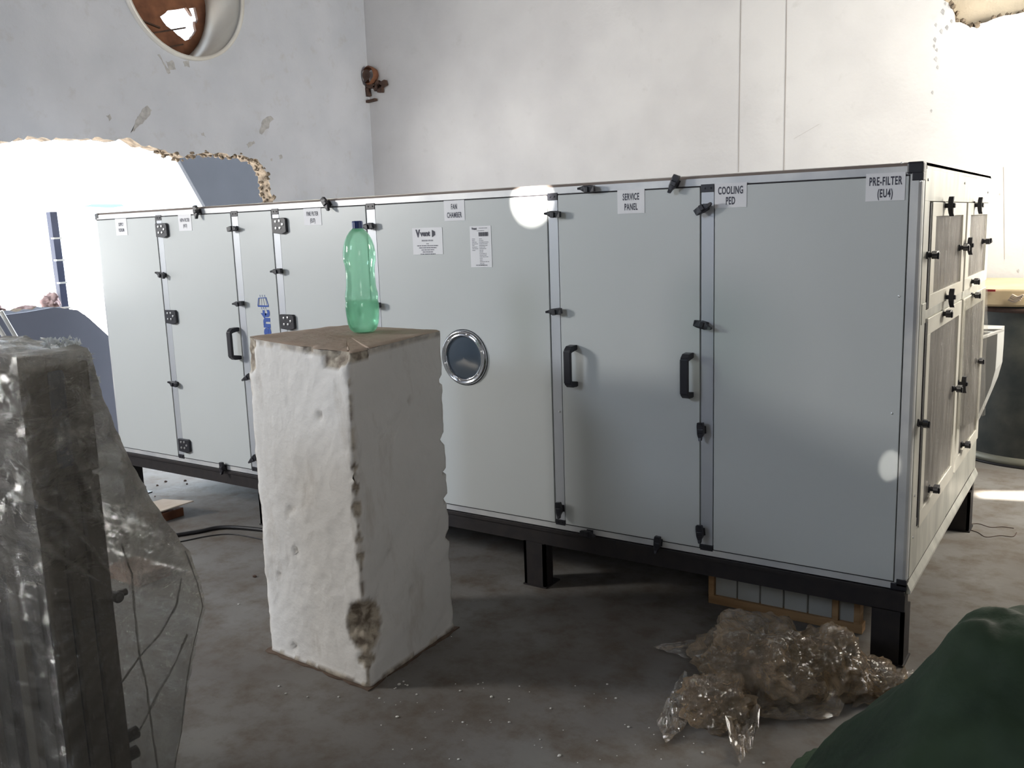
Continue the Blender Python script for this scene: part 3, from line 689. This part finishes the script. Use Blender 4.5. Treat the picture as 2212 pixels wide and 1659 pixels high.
# ------------------------------------------------------------------ green bottle
bp_ = on(786, 716, 'z', 1.113); bx, by_ = bp_.x, bp_.y; bz = 1.1115
BT = thing('plastic_bottle', (bx, by_, bz), 'green plastic bottle with a blue cap, part full of water, on the pillar', 'bottle')
q0 = on(762, 476, 'y', by_); HB = q0.z-bz; k_ = HB/.345; rb = .052*k_
prof = [(.30, .0), (.62, .001), (.80, .010), (.93, .030), (.985, .055), (1.0, .075), (.985, .092), (.955, .100), (.985, .108), (.97, .125), (.90, .140), (.875, .158), (.86, .178), (.865, .200), (.90, .215), (.955, .225), (.965, .240), (.95, .255), (.90, .272), (.80, .290), (.66, .305), (.48, .318), (.34, .3245), (.30, .328), (.27, .330)]
prof = [(r*rb, h*k_*.98) for r, h in prof]
def wob(a, h):
    return 1+.010*math.cos(5*a)*max(0, 1-h/.05)+.012*noise.noise(Vector((math.cos(a)*2, math.sin(a)*2, h*25)))
b = MB(); b.lathe(prof, (bx, by_, bz), n=56, cap0=True, wob=wob); body = b.build('bottle_body', M_PET, BT, True)
b = MB(); hz = .1*k_*.98
wp = [(r*.965, h+.002) for r, h in prof if h < hz]+[(prof[7][0]*.96, hz)]
b.lathe(wp, (bx, by_, bz), n=56, cap0=True, cap1=True, wob=wob); b.build('water', M_WATER, BT, True)
b = MB(); b.lathe([(.30*rb, .3165*k_), (.32*rb, .317*k_), (.32*rb, .3365*k_), (.29*rb, .3395*k_), (.01, .340*k_)], (bx, by_, bz+.003), n=28, wob=lambda a, h: 1+.02*math.cos(28*a/2)); b.build('cap', M_CAP, BT)
b = MB(); b.lathe([(.30*rb, .310*k_), (.345*rb, .3115*k_), (.345*rb, .3145*k_), (.30*rb, .315*k_)], (bx, by_, bz+.002), n=28); b.build('neck_ring', M_PET, BT, True)

# ------------------------------------------------------------------ film-wrapped machine, left foreground
XM = -1.47
cF = on(118, 1400, 'x', XM); cB = on(258, 1400, 'x', XM)
yF, yK = cF.y, cB.y
zt = on(150, 765, 'x', XM).z
K = thing('wrapped_machine', (XM-.3, (yF+yK)/2, 0), 'tall dark machine swathed in clear plastic film at the left edge', 'machine')
zm = zt-.26
b = MB(); b.box(XM-.60, XM-.01, yF+.01, yK-.01, .05, zm, .004); b.build('casing', M_DARK, K)
b = MB(); b.box(XM-.62, XM+.0, yF+.004, yF+.16, zm-.02, zt-.02, .006); b.build('upper_housing', M_RIB, K)
b = MB(); b.box(XM-.10, XM+.004, yF+.10, yK-.10, zm, zt-.03, .01); b.build('blue_carton', M_BLUEB, K)
b = MB(); b.box(XM-.60, XM-.12, yF+.17, yK-.02, zm, zt-.12, .01); b.build('carton', M_CARD, K)
dyy = (yK-yF)
for k in range(3):
    y0 = yF+dyy*(.02+.34*k); b = MB(); b.box(XM-.012, XM+.006, y0, y0+dyy*.27, .06, zm-.03, .003); b.build('side_plate', M_RIB, K)
for k in range(6):
    x1 = XM-.03-k*.095; b = MB(); b.box(x1-.045, x1, yF-.006, yF+.012, .06, zm-.03, .003); b.build('front_rib', M_RIB if k % 2 else M_DARK, K)
b = MB(); b.box(XM-.62, XM+.01, yF-.01, yK+.01, 0, .05, .003); b.build('plinth', M_DARK, K)
kb = on(268, 1283, 'x', XM+.01); b = MB(); b.lathe([(.012, 0), (.014, .03), (.011, .034)], (XM-.01, kb.y-.02, kb.z), 'x', 12, cap1=True); b.tube([(XM-.0, kb.y-.03, kb.z), (XM+.0, kb.y+.012, kb.z)], .009, 10); b.build('knob', M_BLK, K)
for y_ in (1590, 1632):
    kb = on(296, y_, 'x', XM); b = MB(); b.tube([(XM-.02, yK-.03, kb.z), (XM-.02, kb.y+.012, kb.z)], .017, 12); b.build('roller', M_DARK, K)
# the film: front, side and the loose billow beyond the far corner
sil = [(178, 748), (193, 770), (208, 832), (236, 905), (264, 968), (300, 1040), (335, 1096), (402, 1190), (428, 1250), (437, 1312), (424, 1372), (410, 1430), (398, 1500), (384, 1580), (372, 1659), (350, 1800)]
SP = [on(x, y, 'x', XM) for x, y in sil]; zs = [p.z for p in SP]; ys = [p.y for p in SP]
def Ysil(z):
    if z >= zs[0]: return ys[0]
    for i in range(len(zs)-1):
        if zs[i] >= z >= zs[i+1]:
            t = (zs[i]-z)/(zs[i]-zs[i+1]); return ys[i]*(1-t)+ys[i+1]*t
    return ys[-1]
def cut(z0, z1, nz, fn, nu):
    return [[fn(u/nu, z0+(z1-z0)*i/nz) for u in range(nu+1)] for i in range(nz+1)]
kz = on(268, 1290, 'x', XM)
def crease(y, z):
    a_ = math.atan2(z-kz.z, y-kz.y); n_ = fbm((y*3, z*3, 1), 1.2, 3)
    return math.sin(a_*19+3*n_)*.6+math.sin(a_*43+5*n_)*.4
def sidefilm(u, z):
    Y1 = Ysil(z); Y0 = yF-.012
    loose = max(0, Y1-yK)
    if u < .34: t = u/.34; x = XM-.62+.62*t; y = Y0-.012*math.sin(PI*t); L_ = .1
    elif u < .86:
        t = (u-.34)/.52; y = Y0+(Y1-Y0)*t; x = XM+.012+.03*math.sin(PI*t)*(.3+loose*2)
    else:
        t = (u-.86)/.14; y = Y1-.02*t*t; x = XM+.012-.5*t
    p = Vector((x, y, z))
    # taut creases run to the knob, slack ones hang
    dk = Vector((0, y-kz.y, z-kz.z)); ang = math.atan2(dk.z, dk.y); dist = dk.length
    cr = .006*crease(y, z)*min(1, dist*3)
    hi = min(1, max(.25, (z-kz.z)/.15+.4))
    cr += hi*(.011*(.35-abs(noise.noise(Vector((y*13+z*7, z*15-y*6, x*11)))))+.006*(.3-abs(noise.noise(Vector((y*31-z*12, z*26+y*9, x*20+4))))))
    cr += .010*fbm((x*2+y*3, y*3-z*1.5, z*5), 1.3, 4)+.004*abs(fbm((y*6+z*3, z*5-y*2, x*3), 3, 4))
    return p+Vector((.9, -.35, 0)).normalized()*cr+Vector((0, .006*fbm((z*9, 1, 2), 2), 0))*(1 if u > .6 else 0)
ztop = zt+.012
P_ = cut(ztop, .004, 210, sidefilm, 260)
mb = MB(); V = mb.grid(P_)
# top sheet
TP = []
for i in range(14):
    t = i/13; TP.append([Vector((p.x*(1-t)+(XM-.4)*t, p.y*(1-t)+((yF+yK)/2)*t, p.z+.015*math.sin(PI*t)+.01*fbm((p.x, p.y*4, i*.4), 3))) for p in P_[0]])
mb.grid(TP)
layers = []
for v in mb.bm.verts:
    c = v.co; d_ = 0.0
    if c.z > kz.z: d_ += .27*min(1, (c.z-kz.z)/.12)
    elif c.x < XM-.015 or c.y < yF: d_ -= .2
    if c.y > yK+.02 and c.z < zt-.1:
        e_ = (c.y-yK)/max(.02, Ysil(c.z)-yK); d_ += .22*max(0, e_-.62)/.38
        d_ += .30*math.exp(-((c.z-kz.z-.07)/.09)**2)
    cw = crease(c.y, c.z); d_ += .16*max(0, cw)**2
    if c.y > yK+.03 and c.z < kz.z+.02: d_ -= .05
    d_ += .16*max(0, fbm((c.x*3+c.y*2, c.y*2, c.z*9-c.y*4), 1.4, 4))
    layers.append(d_)
me_f = mb.build('film', M_FILM, K, False)
at = me_f.data.attributes.new('layers', 'FLOAT', 'POINT'); at.data.foreach_set('value', layers)
me_f['label'] = 'clear crumpled plastic wrapping'
# twisted rope-like gathers in the loose film
def pxpath(pts, xo=.03, sub=6, jit=.002):
    P = [on(x, y, 'x', XM+xo) for x, y in pts]; out = []
    for i in range(len(P)-1):
        for j in range(sub):
            p = P[i].lerp(P[i+1], j/sub); out.append(p+Vector((jit*noise.noise(p*60), jit*noise.noise(p*55+Vector((3, 0, 0))), 0)))
    out.append(P[-1]); return out
M_ROPE = film('gathered_film', (.50, .47, .42), .38, .2, 14, .8, (1, 1, .4), .2)
for k, (pts, r) in enumerate([([(262, 1175), (285, 1240), (290, 1310), (302, 1420), (318, 1490), (330, 1590), (345, 1680)], .0045), ([(400, 1190), (427, 1262), (438, 1312)], .003),
                ([(262, 1475), (300, 1420), (345, 1370), (380, 1310), (392, 1250)], .005), ([(300, 1580), (340, 1500), (375, 1440), (405, 1370)], .005),
                ([(437, 1312), (412, 1420), (402, 1480), (392, 1580), (372, 1680)], .003)]):
    P = pxpath(pts); rr = [r*.7*(.6+.8*abs(noise.noise(p*20))) for p in P]
    b = MB(); b.tube(P, rr, 7); b.build('gathered_film', M_ROPE, K, True)
# tattered top edge
b = MB()
for k in range(46):
    t = k/45; x, y = 92+110*t, 742+6*math.sin(k)+(8*(t > .8))
    if t > .75: x, y = 188+14*(t-.75)/.25*random.uniform(.5, 1.5), 755+75*(t-.75)/.25
    p = on(x, y, 'x', XM-.01); s_ = random.uniform(.008, .022)
    a_ = [p+Vector((random.uniform(-.5, .5)*s_, random.uniform(-1, 1)*s_, random.uniform(-.5, .9)*s_)) for _ in range(4)]
    vs = [b.bm.verts.new(v) for v in a_]; b.bm.faces.new(vs[:3]); b.bm.faces.new(vs[1:])
b.build('tattered_edge', film('white_tatter', (.68, .72, .74), .75, .3, 20, .5, (1, 1, 1), .2), K)

# ------------------------------------------------------------------ crumpled film bundle, lower right
def lump(mb, c, rad, seed, sub=5, amp=.28, flat=True):
    vs = bmesh.ops.create_icosphere(mb.bm, subdivisions=sub, radius=1)['verts']
    for v in vs:
        n = v.co.copy()
        r = 1+amp*fbm(n*1.0+Vector((seed, 0, 0)), 1.4, 4)
        r -= amp*.55*abs(noise.noise(n*3.6+Vector((seed, 3, 0)))) + amp*.30*abs(noise.noise(n*9+Vector((0, seed, 0))))
        p = Vector((c[0]+n.x*rad[0]*r, c[1]+n.y*rad[1]*r, c[2]+n.z*rad[2]*r))
        if flat and p.z < .003: p.z = .003+.002*abs(n.x)
        v.co = p
bc = on(1640, 1470, 'y', -.42)
FB = thing('crumpled_film_bundle', (-.32, -.42, 0), 'brownish crumpled bundle of clear plastic film on the floor before the near leg', 'plastic film')
def at_(px, py, Y): p = on(px, py, 'y', Y); return p
c0 = at_(1640, 1445, -.34); mb = MB(); lump(mb, (c0.x, -.34, max(.09, c0.z)), (.205, .17, .135), 1.3, 6, .30); mb.build('main_wad', M_FILMB, FB, True)
c1_ = at_(1800, 1440, -.22); mb = MB(); lump(mb, (c1_.x, -.27, max(.09, c1_.z)), (.115, .12, .12), 5.1, 5, .34); mb.build('side_wad', M_FILMB, FB, True)
c2_ = at_(1545, 1560, -.58); mb = MB(); lump(mb, (c2_.x, -.58, .045), (.115, .13, .075), 8.7, 5, .40); mb.build('front_wad', M_FILMB, FB, True)
c3_ = at_(1890, 1490, -.16); mb = MB(); lump(mb, (c3_.x-.01, -.20, .04), (.10, .09, .06), 11.2, 5, .36); mb.build('trailing_wad', M_FILMB, FB, True)
def flap(pts, name='flap', up=.015, n=14):
    """a loose corner of film lying on the floor: quad of floor pixels"""
    Q = [on(x, y, 'z', .004) for x, y in pts]; P_ = []
    for i in range(n+1):
        row = []
        for j in range(n+1):
            s, t = i/n, j/n; p = (Q[0]*(1-s)+Q[1]*s)*(1-t)+(Q[3]*(1-s)+Q[2]*s)*t
            row.append(p+Vector((0, 0, .002+abs(fbm((p.x*7, p.y*7, 0), 2.2, 4))*up*3*(.35+1-t))))
        P_.append(row)
    m_ = MB(); m_.grid(P_); return m_.build(name, M_FILMB, FB, True)
flap([(1500, 1560), (1480, 1450), (1418, 1562), (1438, 1608)]); flap([(1545, 1545), (1660, 1500), (1625, 1622), (1598, 1652)], up=.03)
flap([(1640, 1500), (1850, 1480), (1812, 1556), (1640, 1560)], up=.025); flap([(1560, 1380), (1520, 1440), (1412, 1400), (1430, 1392)], up=.008)
flap([(1880, 1462), (1940, 1500), (1900, 1525), (1840, 1530)], up=.02); flap([(1930, 1490), (1985, 1462), (1972, 1450), (1930, 1466)], up=.02)

# ------------------------------------------------------------------ green tarpaulin heap
TY = -1.05
tp_ = [(1700, 1720), (1760, 1659), (1800, 1608), (1870, 1545), (1940, 1492), (2000, 1442), (2050, 1395), (2085, 1352), (2120, 1330), (2160, 1322), (2212, 1319), (2300, 1325), (2420, 1380)]
tq = [on(x, y, 'y', TY) for x, y in tp_]
def hx(x):
    if x <= tq[0].x: return max(0, tq[0].z+(x-tq[0].x)*1.2)
    for i in range(len(tq)-1):
        if tq[i].x <= x <= tq[i+1].x:
            t = (x-tq[i].x)/(tq[i+1].x-tq[i].x); return tq[i].z*(1-t)+tq[i+1].z*t
    return max(0, tq[-1].z-(x-tq[-1].x)*.8)
P_ = []
for i in range(141):
    row = []
    for j in range(141):
        x = -.35+1.75*i/140; y = TY-.62+1.15*j/140; d_ = (y-TY)
        xx = x-.25*d_ if d_ < 0 else x
        h = hx(xx)*max(0, 1-(abs(d_)/(.62 if d_ < 0 else .5))**1.8)
        if h > .02:
            h += .030*fbm((x*1.3, y*1.3, 0), 3.2, 4)*min(1, h*6); h += (.030*(abs(noise.noise(Vector((x*4+y*7, x*1.5, 2))))-.3)+.016*(abs(noise.noise(Vector((x*9-y*5, y*7, 6))))-.3)+.006*abs(noise.noise(Vector((x*22, y*17+x*8, 1)))))*min(1, h*4)
        row.append((x, y, max(.003+.006*abs(fbm((x, y, 4), 6, 2)), h)))
    P_.append(row)
mb = MB(); mb.grid(P_); tarp = mb.build('tarpaulin', M_TARP, smooth=True, loc=(.5, TY, 0))
# drop the flat surround of the sheet
bmt = bmesh.new(); bmt.from_mesh(tarp.data); kill = [f for f in bmt.faces if all(v.co.z < .035 for v in f.verts)]
bmesh.ops.delete(bmt, geom=kill, context='FACES'); bmt.to_mesh(tarp.data); bmt.free()
sm = tarp.modifiers.new('thickness', 'SOLIDIFY'); sm.thickness = .002
tag(tarp, 'dark green tarpaulin heaped over something in the lower right corner', 'tarpaulin')

# ------------------------------------------------------------------ framed filter under the unit
fa = on(1530, 1302, 'z', 0); Yf = max(.085, fa.y)
fx0, fx1, fzt = fa.x, on(1862, 1370, 'y', Yf).x, .182
WF = thing('framed_filter', ((fx0+fx1)/2, Yf, 0), 'pale sectioned filter in a wooden frame standing under the unit', 'filter')
b = MB(); b.box(fx0, fx1, Yf, Yf+.05, 0, .034, .002); b.build('bottom_rail', M_WOOD, WF)
b = MB(); b.box(fx0, fx1, Yf, Yf+.05, fzt-.02, fzt, .002); b.build('top_rail', M_WOOD, WF)
for x in (fx0, fx1-.03, fx1-.105):
    b = MB(); b.box(x, x+.022, Yf, Yf+.05, .034, fzt-.02, .002); b.build('stile', M_WOOD, WF)
nx = 5; span = (fx1-.105-fx0-.022)/nx
for k in range(nx):
    x = fx0+.022+span*k; b = MB(); b.box(x+.003, x+span-.003, Yf+.012, Yf+.03, .034, fzt-.02, .001); b.build('filter_panel', M_WHT, WF)
b = MB(); b.box(fx1-.083, fx1-.03, Yf+.012, Yf+.03, .034, fzt-.02, .001); b.build('filter_panel', M_WHT, WF)

# ------------------------------------------------------------------ background right: tank, lid, sheet duct
tc_ = (.16, 3.30); TR = .50; ttop = on(2150, 662, 'y', 2.82).z
TK = thing('dark_tank', (tc_[0], tc_[1], 0), 'dark weathered round tank against the back wall', 'tank')
b = MB(); b.lathe([(TR-.01, .03), (TR, .06), (TR, ttop*.5), (TR, ttop-.02), (TR-.012, ttop)], (tc_[0], tc_[1], 0), n=64, cap1=True); b.build('tank_shell', M_TANK, TK, True)
b = MB(); b.lathe([(TR, 0), (TR+.022, .0), (TR+.022, .012), (TR, .014)], (tc_[0], tc_[1], 0), n=64); b.build('rubber_foot', M_CABLE, TK, True)
b = MB(); b.lathe([(TR-.01, .014), (TR+.016, .014), (TR+.016, .035), (TR, .055)], (tc_[0], tc_[1], 0), n=64); b.build('bottom_hoop', mat('hoop', (.26, .25, .20), .5, .4), TK, True)
b = MB(); b.lathe([(TR, ttop-.035), (TR+.01, ttop-.035), (TR+.01, ttop-.01), (TR, ttop-.01)], (tc_[0], tc_[1], 0), n=64); b.build('top_hoop', M_DRUST, TK, True)
lz = ttop; lidt = on(2150, 624, 'y', 2.80).z-lz
LD = MB(); LD.box(-.42, .70, 2.80, 3.78, lz, lz+max(.03, lidt), .012)
tag(LD.build('plywood_lid', M_PLY, loc=(.14, 3.3, lz)), 'tan wooden lid lying across the dark tank', 'board')
rp = MB(); pr = on(2200, 640, 'y', 2.80)
for k in range(4): rp.tube([(pr.x-.02+.03*math.cos(a_/3)+k*.006, 2.79-.004*k, lz+.035+k*.010+.006*math.sin(a_)) for a_ in range(10)], .005, 6)
rp.build('rope', M_CARD, loc=(pr.x, 2.79, lz)); tag(bpy.data.objects['rope'], 'small tan rope coil at the lid edge above the dark tank', 'rope')
rd = on(2128, 636, 'y', 2.78); b = MB(); b.bar((rd.x-.02, 2.785, lz+lidt-.008), (rd.x+.05, 2.785, lz+lidt-.008), .012, .012); tag(b.build('red_strip', mat('red_paint', (.25, .02, .02), .5), loc=(rd.x, 2.785, lz+lidt)), 'thin dark red strip on the wooden lid beside the unit', 'strip')
dY = 1.95
DU = thing('sheet_metal_duct', (-.05, dY, 0), 'open white sheet metal duct bend beyond the end of the unit', 'duct')
prf = [(2098, 716), (2155, 718), (2153, 760), (2150, 800), (2140, 835), (2126, 868), (2112, 900), (2098, 930)]
b = MB(); Pf = [on(x, y, 'y', dY) for x, y in prf]
b.grid([[Vector((p.x, dY, p.z)) for p in Pf], [Vector((p.x, dY+.30, p.z)) for p in Pf]])
b.prism([Vector((p.x, dY, p.z)) for p in Pf], (0, .002, 0)); b.build('bend_wall', mat('pale_duct', (.66, .66, .64), .35, .3), DU)
t0 = on(2090, 713, 'y', dY-.02); t1 = on(2166, 713, 'y', dY-.02); t2 = on(2100, 736, 'y', dY-.14)
b = MB(); b.bar(t0, t1, .012, .012); b.bar(t1, t2, .02, .010); b.bar(t2, t0, .012, .012); b.build('flange', M_SLEEVE, DU)
b = MB(); b.box(t0.x, t0.x+.02, dY+.02, dY+.04, 0, t0.z-.01); b.box(t0.x-.1, t0.x-.08, dY+.25, dY+.27, 0, t0.z-.01); b.bar((t0.x-.1, dY+.26, t0.z-.01), (t0.x+.02, dY+.03, t0.z-.01), .02, .02); b.build('prop', M_GALV, DU)

# ------------------------------------------------------------------ circular duct sleeve, upper left
DS = thing('wall_duct_sleeve', (XL, RC.y, RC.z), 'large round duct sleeve set in the upper left wall', 'duct')
b = MB(); b.lathe([(RR-.012, -.46), (RR-.012, .03), (RR+.004, .03), (RR+.004, -.46)], (XL, RC.y, RC.z), 'x', 72); b.build('sleeve', M_SLEEVE, DS, True)
b = MB(); b.lathe([(RR-.02, .026), (RR-.016, .036), (RR+.010, .036), (RR+.012, .0)], (XL, RC.y, RC.z), 'x', 72); b.build('rim', M_SLEEVE, DS, True)
XE = XL-.42
gap = [on(x, y, 'x', XE) for x, y in ((346, 36), (366, 22), (384, 20), (402, 16), (420, 40), (424, 66), (412, 84), (400, 88), (384, 76), (360, 56))]
gap2 = [on(x, y, 'x', XE) for x, y in ((408, 18), (422, 16), (428, 42), (424, 52))]
ce = [(RC.y+(RR-.014)*math.cos(a*PI/24), RC.z+(RR-.014)*math.sin(a*PI/24)) for a in range(48)]
bpln = sheet_with_holes(ce, [ragged([(p.y, p.z) for p in gap], .006, .02, 2), [(p.y, p.z) for p in gap2]], lambda v: Vector((XE, v.x, v.y)), (-.03, 0, 0), 'rusted_back_plate', [M_RUST, M_DRUST])
bpln.parent = DS; bpln.data.transform(Matrix.Translation(-Vector(DS.location)))
for k, (x0, y0, x1, y1) in enumerate(((270, 30, 345, 60), (290, 78, 400, 60), (320, 110, 395, 96))):
    p0, p1 = on(x0, y0, 'x', XE+.01), on(x1, y1, 'x', XE+.01); b = MB(); b.bar(p0, p1, .02, .012); b.build('rust_seam', M_DRUST, DS)
# rusty pipe stub in the wall corner
RP = thing('rusty_pipe_clamp', tuple(on(800, 180, 'y', YB-.05)), 'rusty pipe stub and clamp in the wall corner', 'pipe clamp')
p = on(797, 163, 'y', YB-.06); b = MB(); b.lathe([(.075, -.05), (.085, -.02), (.07, .03), (.045, .055)], (p.x, YB-.035, p.z), 'y', 20, wob=lambda a, h: 1+.15*noise.noise(Vector((math.cos(a)*2, math.sin(a)*2, h*30)))); b.build('pipe_stub', M_RUST, RP, True)
b = MB(); b.lathe([(.050, -.062), (.02, -.05), (.001, -.045)], (p.x, YB-.035, p.z), 'y', 16); b.build('pipe_bore', M_DRUST, RP)
for (x0, y0, x1, y1, wd) in ((794, 190, 797, 208, .03), (793, 188, 812, 186, .03), (810, 192, 834, 178, .05), (822, 200, 822, 184, .05), (793, 220, 812, 215, .022), (815, 176, 822, 188, .04)):
    a_, b_ = on(x0, y0, 'y', YB-.03), on(x1, y1, 'y', YB-.03); b = MB(); b.bar(a_, b_, .04, wd, up=(0, 0, 1) if abs(y0-y1) < 12 else (1, 0, 0)); b.build('clamp_bar', M_DRUST, RP)

# ------------------------------------------------------------------ beyond the opening
XO = -7.6
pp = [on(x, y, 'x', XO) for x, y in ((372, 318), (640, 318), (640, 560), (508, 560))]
b = MB(); b.prism(pp, (-.05, 0, 0)); tag(b.build('shade_toned_slab', M_OUT, loc=tuple(pp[3])), 'slanted slab wall outside the opening, its shade painted in as slate grey', 'wall slab')
sp0, sp1 = on(111, 458, 'x', XL-.12), on(138, 668, 'x', XL-.12)
UP = thing('steel_upright', tuple(sp1), 'thin dark steel upright with pale clips in the bright opening', 'post')
b = MB(); b.bar(sp1-Vector((0, 0, .03)), sp0, .05, .05, up=(0, 1, 0)); b.build('upright', mat('blue_black_steel', (.035, .045, .10), .5), UP)
for y in (514, 561, 610, 664):
    t = (y-458)/210; p = sp0.lerp(sp1, t); b = MB(); b.box(p.x, p.x+.04, p.y-.028, p.y+.028, p.z-.006, p.z+.006); b.build('clip', M_CHIP, UP)
bd = [on(x, y, 'x', XL+.09) for x, y in ((-150, 700), (-60, 690), (60, 674), (118, 664), (168, 670), (192, 687), (236, 727), (262, 752))]
bd = bd+[Vector((XL+.09, bd[-1].y+.02, 0)), Vector((XL+.09, bd[0].y, 0))]
b = MB(); b.prism(bd, (-.03, 0, 0)); tag(b.build('slate_board', mat('slate_board', (.17, .18, .23), .6, col2=(.20, .21, .265), nscale=2), loc=(XL+.09, .2, 0)), 'slate grey board with a cut corner standing against the broken sill', 'board')
# cloth heaps lying on the broken sill
for k, (x, y, ry, rz, lab) in enumerate(((62, 670, .085, .035, 'dusty pink cloth bundle on the broken sill, middle one'), (-12, 674, .08, .05, 'dusty pink cloth bundle on the broken sill at the frame edge'), (108, 652, .045, .06, 'small knotted dusty cloth on the sill beside the steel upright'))):
    p = on(x, y, 'x', XL-.12); mb = MB(); lump(mb, (p.x, p.y, p.z), (.09, ry, rz), 20+k*3, 4, .45, False)
    tag(mb.build('cloth_bundle', M_PINK, smooth=True, loc=(p.x, p.y, p.z-rz)), lab, 'cloth', 'cloth bundles on the sill')
for k, (a_, b_) in enumerate((((12, 690), (46, 748)), ((-6, 702), (22, 748)))):
    p0, p1 = on(*a_, 'x', XL+.30), on(*b_, 'x', XL+.30); d = (p1-p0).normalized()
    e1 = p0+d*((0-p0.z)/d.z); b = MB(); b.tube([p0-d*.06, e1], .014, 10)
    tag(b.build('white_rod', M_CHIP, loc=tuple(e1)), ('right one of two thin white rods leaning by the sill', 'left one of two thin white rods leaning by the sill')[k], 'rod', 'white rods by the sill')
pr0 = [on(x, y, 'x', -9) for x, y in ((180, 446), (200, 441), (262, 441), (268, 445), (240, 449))]
b = MB(); b.prism(pr0, (-.6, 0, 0)); tag(b.build('roof_edge', mat('roof_blue', (.10, .16, .30), .7), loc=tuple(pr0[0])), 'sliver of blue grey roof far outside the opening', 'roof')

# ------------------------------------------------------------------ small things on the floor
def floor_cable(pts, r, name, m, label, cat):
    P = []
    Q = [on(x, y, 'z', r) for x, y in pts]
    for i in range(len(Q)-1):
        p0, p1, p2, p3 = Q[max(i-1, 0)], Q[i], Q[i+1], Q[min(i+2, len(Q)-1)]
        for j in range(8):
            t = j/8; P.append(.5*((2*p1)+(p2-p0)*t+(2*p0-5*p1+4*p2-p3)*t*t+(3*p1-p0-3*p2+p3)*t**3))
    P.append(Q[-1]); b = MB(); b.tube(P, r, 8); c = sum(P, Vector())/len(P)
    return tag(b.build(name, m, smooth=True, loc=(c.x, c.y, 0)), label, cat)
floor_cable([(300, 1172), (368, 1158), (430, 1148), (470, 1140), (520, 1140), (600, 1150), (700, 1175)], .010, 'black_cable', M_CABLE, 'black cable on the floor behind the pillar', 'cable')
floor_cable([(330, 1182), (400, 1168), (450, 1158), (500, 1154), (560, 1164), (660, 1190)], .003, 'thin_black_wire', M_CABLE, 'thin wire running along the black cable behind the pillar', 'wire')
floor_cable([(2090, 1134), (2112, 1131), (2140, 1139), (2165, 1138), (2190, 1141)], .0016, 'thin_wire', M_DRUST, 'thin brown wire by the far leg, upper strand', 'wire')
floor_cable([(2090, 1143), (2112, 1150), (2130, 1160), (2160, 1157), (2188, 1159), (2196, 1150)], .0016, 'thin_wire', M_DRUST, 'thin brown wire by the far leg, lower looped strand', 'wire')
mb = MB()
cp = [(862, 1478, 5), (872, 1472, 3), (880, 1480, 3), (855, 1486, 2), (1033, 1478, 3), (1062, 1505, 4), (1100, 1510, 3), (820, 1508, 3), (858, 1548, 4), (1100, 1560, 3), (1208, 1632, 5), (1312, 1478, 3), (1330, 1508, 3), (1475, 1475, 3), (1458, 1516, 3), (1122, 1482, 2), (602, 1482, 3), (617, 1498, 3), (732, 1505, 3), (664, 1505, 2), (515, 1305, 3), (994, 1492, 3), (1190, 1530, 3), (1402, 1572, 2), (1000, 1560, 3), (1358, 1570, 3), (990, 1640, 3), (1290, 1600, 2), (1518, 1625, 3), (1650, 1648, 3), (900, 1500, 3), (975, 1375, 2), (420, 1240, 2), (515, 1140, 2)]
cp += [(random.uniform(820, 1500), random.uniform(1470, 1655), random.uniform(1, 2)) for _ in range(45)]
for (x, y, s_) in cp:
    p = on(x, y, 'z', .002); r = s_*.0011
    for v in bmesh.ops.create_icosphere(mb.bm, subdivisions=1, radius=r)['verts']: v.co = Vector((p.x+v.co.x*random.uniform(.8, 1.7), p.y+v.co.y*1.3, max(.0005, p.z+v.co.z*.7)))
tag(mb.build('plaster_crumbs', M_CHIP), 'white plaster crumbs scattered over the floor before the pillar', 'crumbs', kind='stuff')
mb = MB()
for (x, y, s_) in [(358, 1040, 4), (340, 1048, 3), (400, 1038, 4), (404, 1045, 3), (335, 1072, 2), (415, 1028, 3), (312, 1052, 5), (550, 1245, 4), (420, 1252, 3)]:
    p = on(x, y, 'z', .003); r = s_*.0022
    for v in bmesh.ops.create_icosphere(mb.bm, subdivisions=1, radius=r)['verts']: v.co = Vector((p.x+v.co.x*1.3, p.y+v.co.y, max(.0005, p.z+v.co.z*.8)))
tag(mb.build('dark_grit', M_DRUST), 'dark grit on the bright floor left of the unit', 'grit', kind='stuff')
# torn carton scrap
p = on(350, 1122, 'z', 0)
CS = thing('carton_scrap', (p.x, p.y, 0), 'torn pale carton scrap on the floor beyond the wrapped machine', 'carton')
b = MB(); b.box(p.x-.14, p.x+.05, p.y-.06, p.y+.10, .0, .045, .003); b.build('carton_body', M_RUST, CS)
b = MB(); q_ = [(p.x-.18, p.y-.09, .05), (p.x+.03, p.y-.05, .05), (p.x+.10, p.y+.13, .075), (p.x-.15, p.y+.12, .052)]; b.prism(q_, (0, 0, .006)); b.build('carton_flap', M_CARD, CS)
p = on(290, 1245, 'z', 0); b = MB(); b.box(p.x-.10, p.x+.14, p.y-.07, p.y+.09, 0, .05, .006)
tag(b.build('clay_block', mat('clay', (.34, .18, .12), .85, col2=(.46, .28, .20), nscale=8, bump=.3), loc=(p.x, p.y, 0)), 'reddish clay block on the floor seen through the film', 'block')
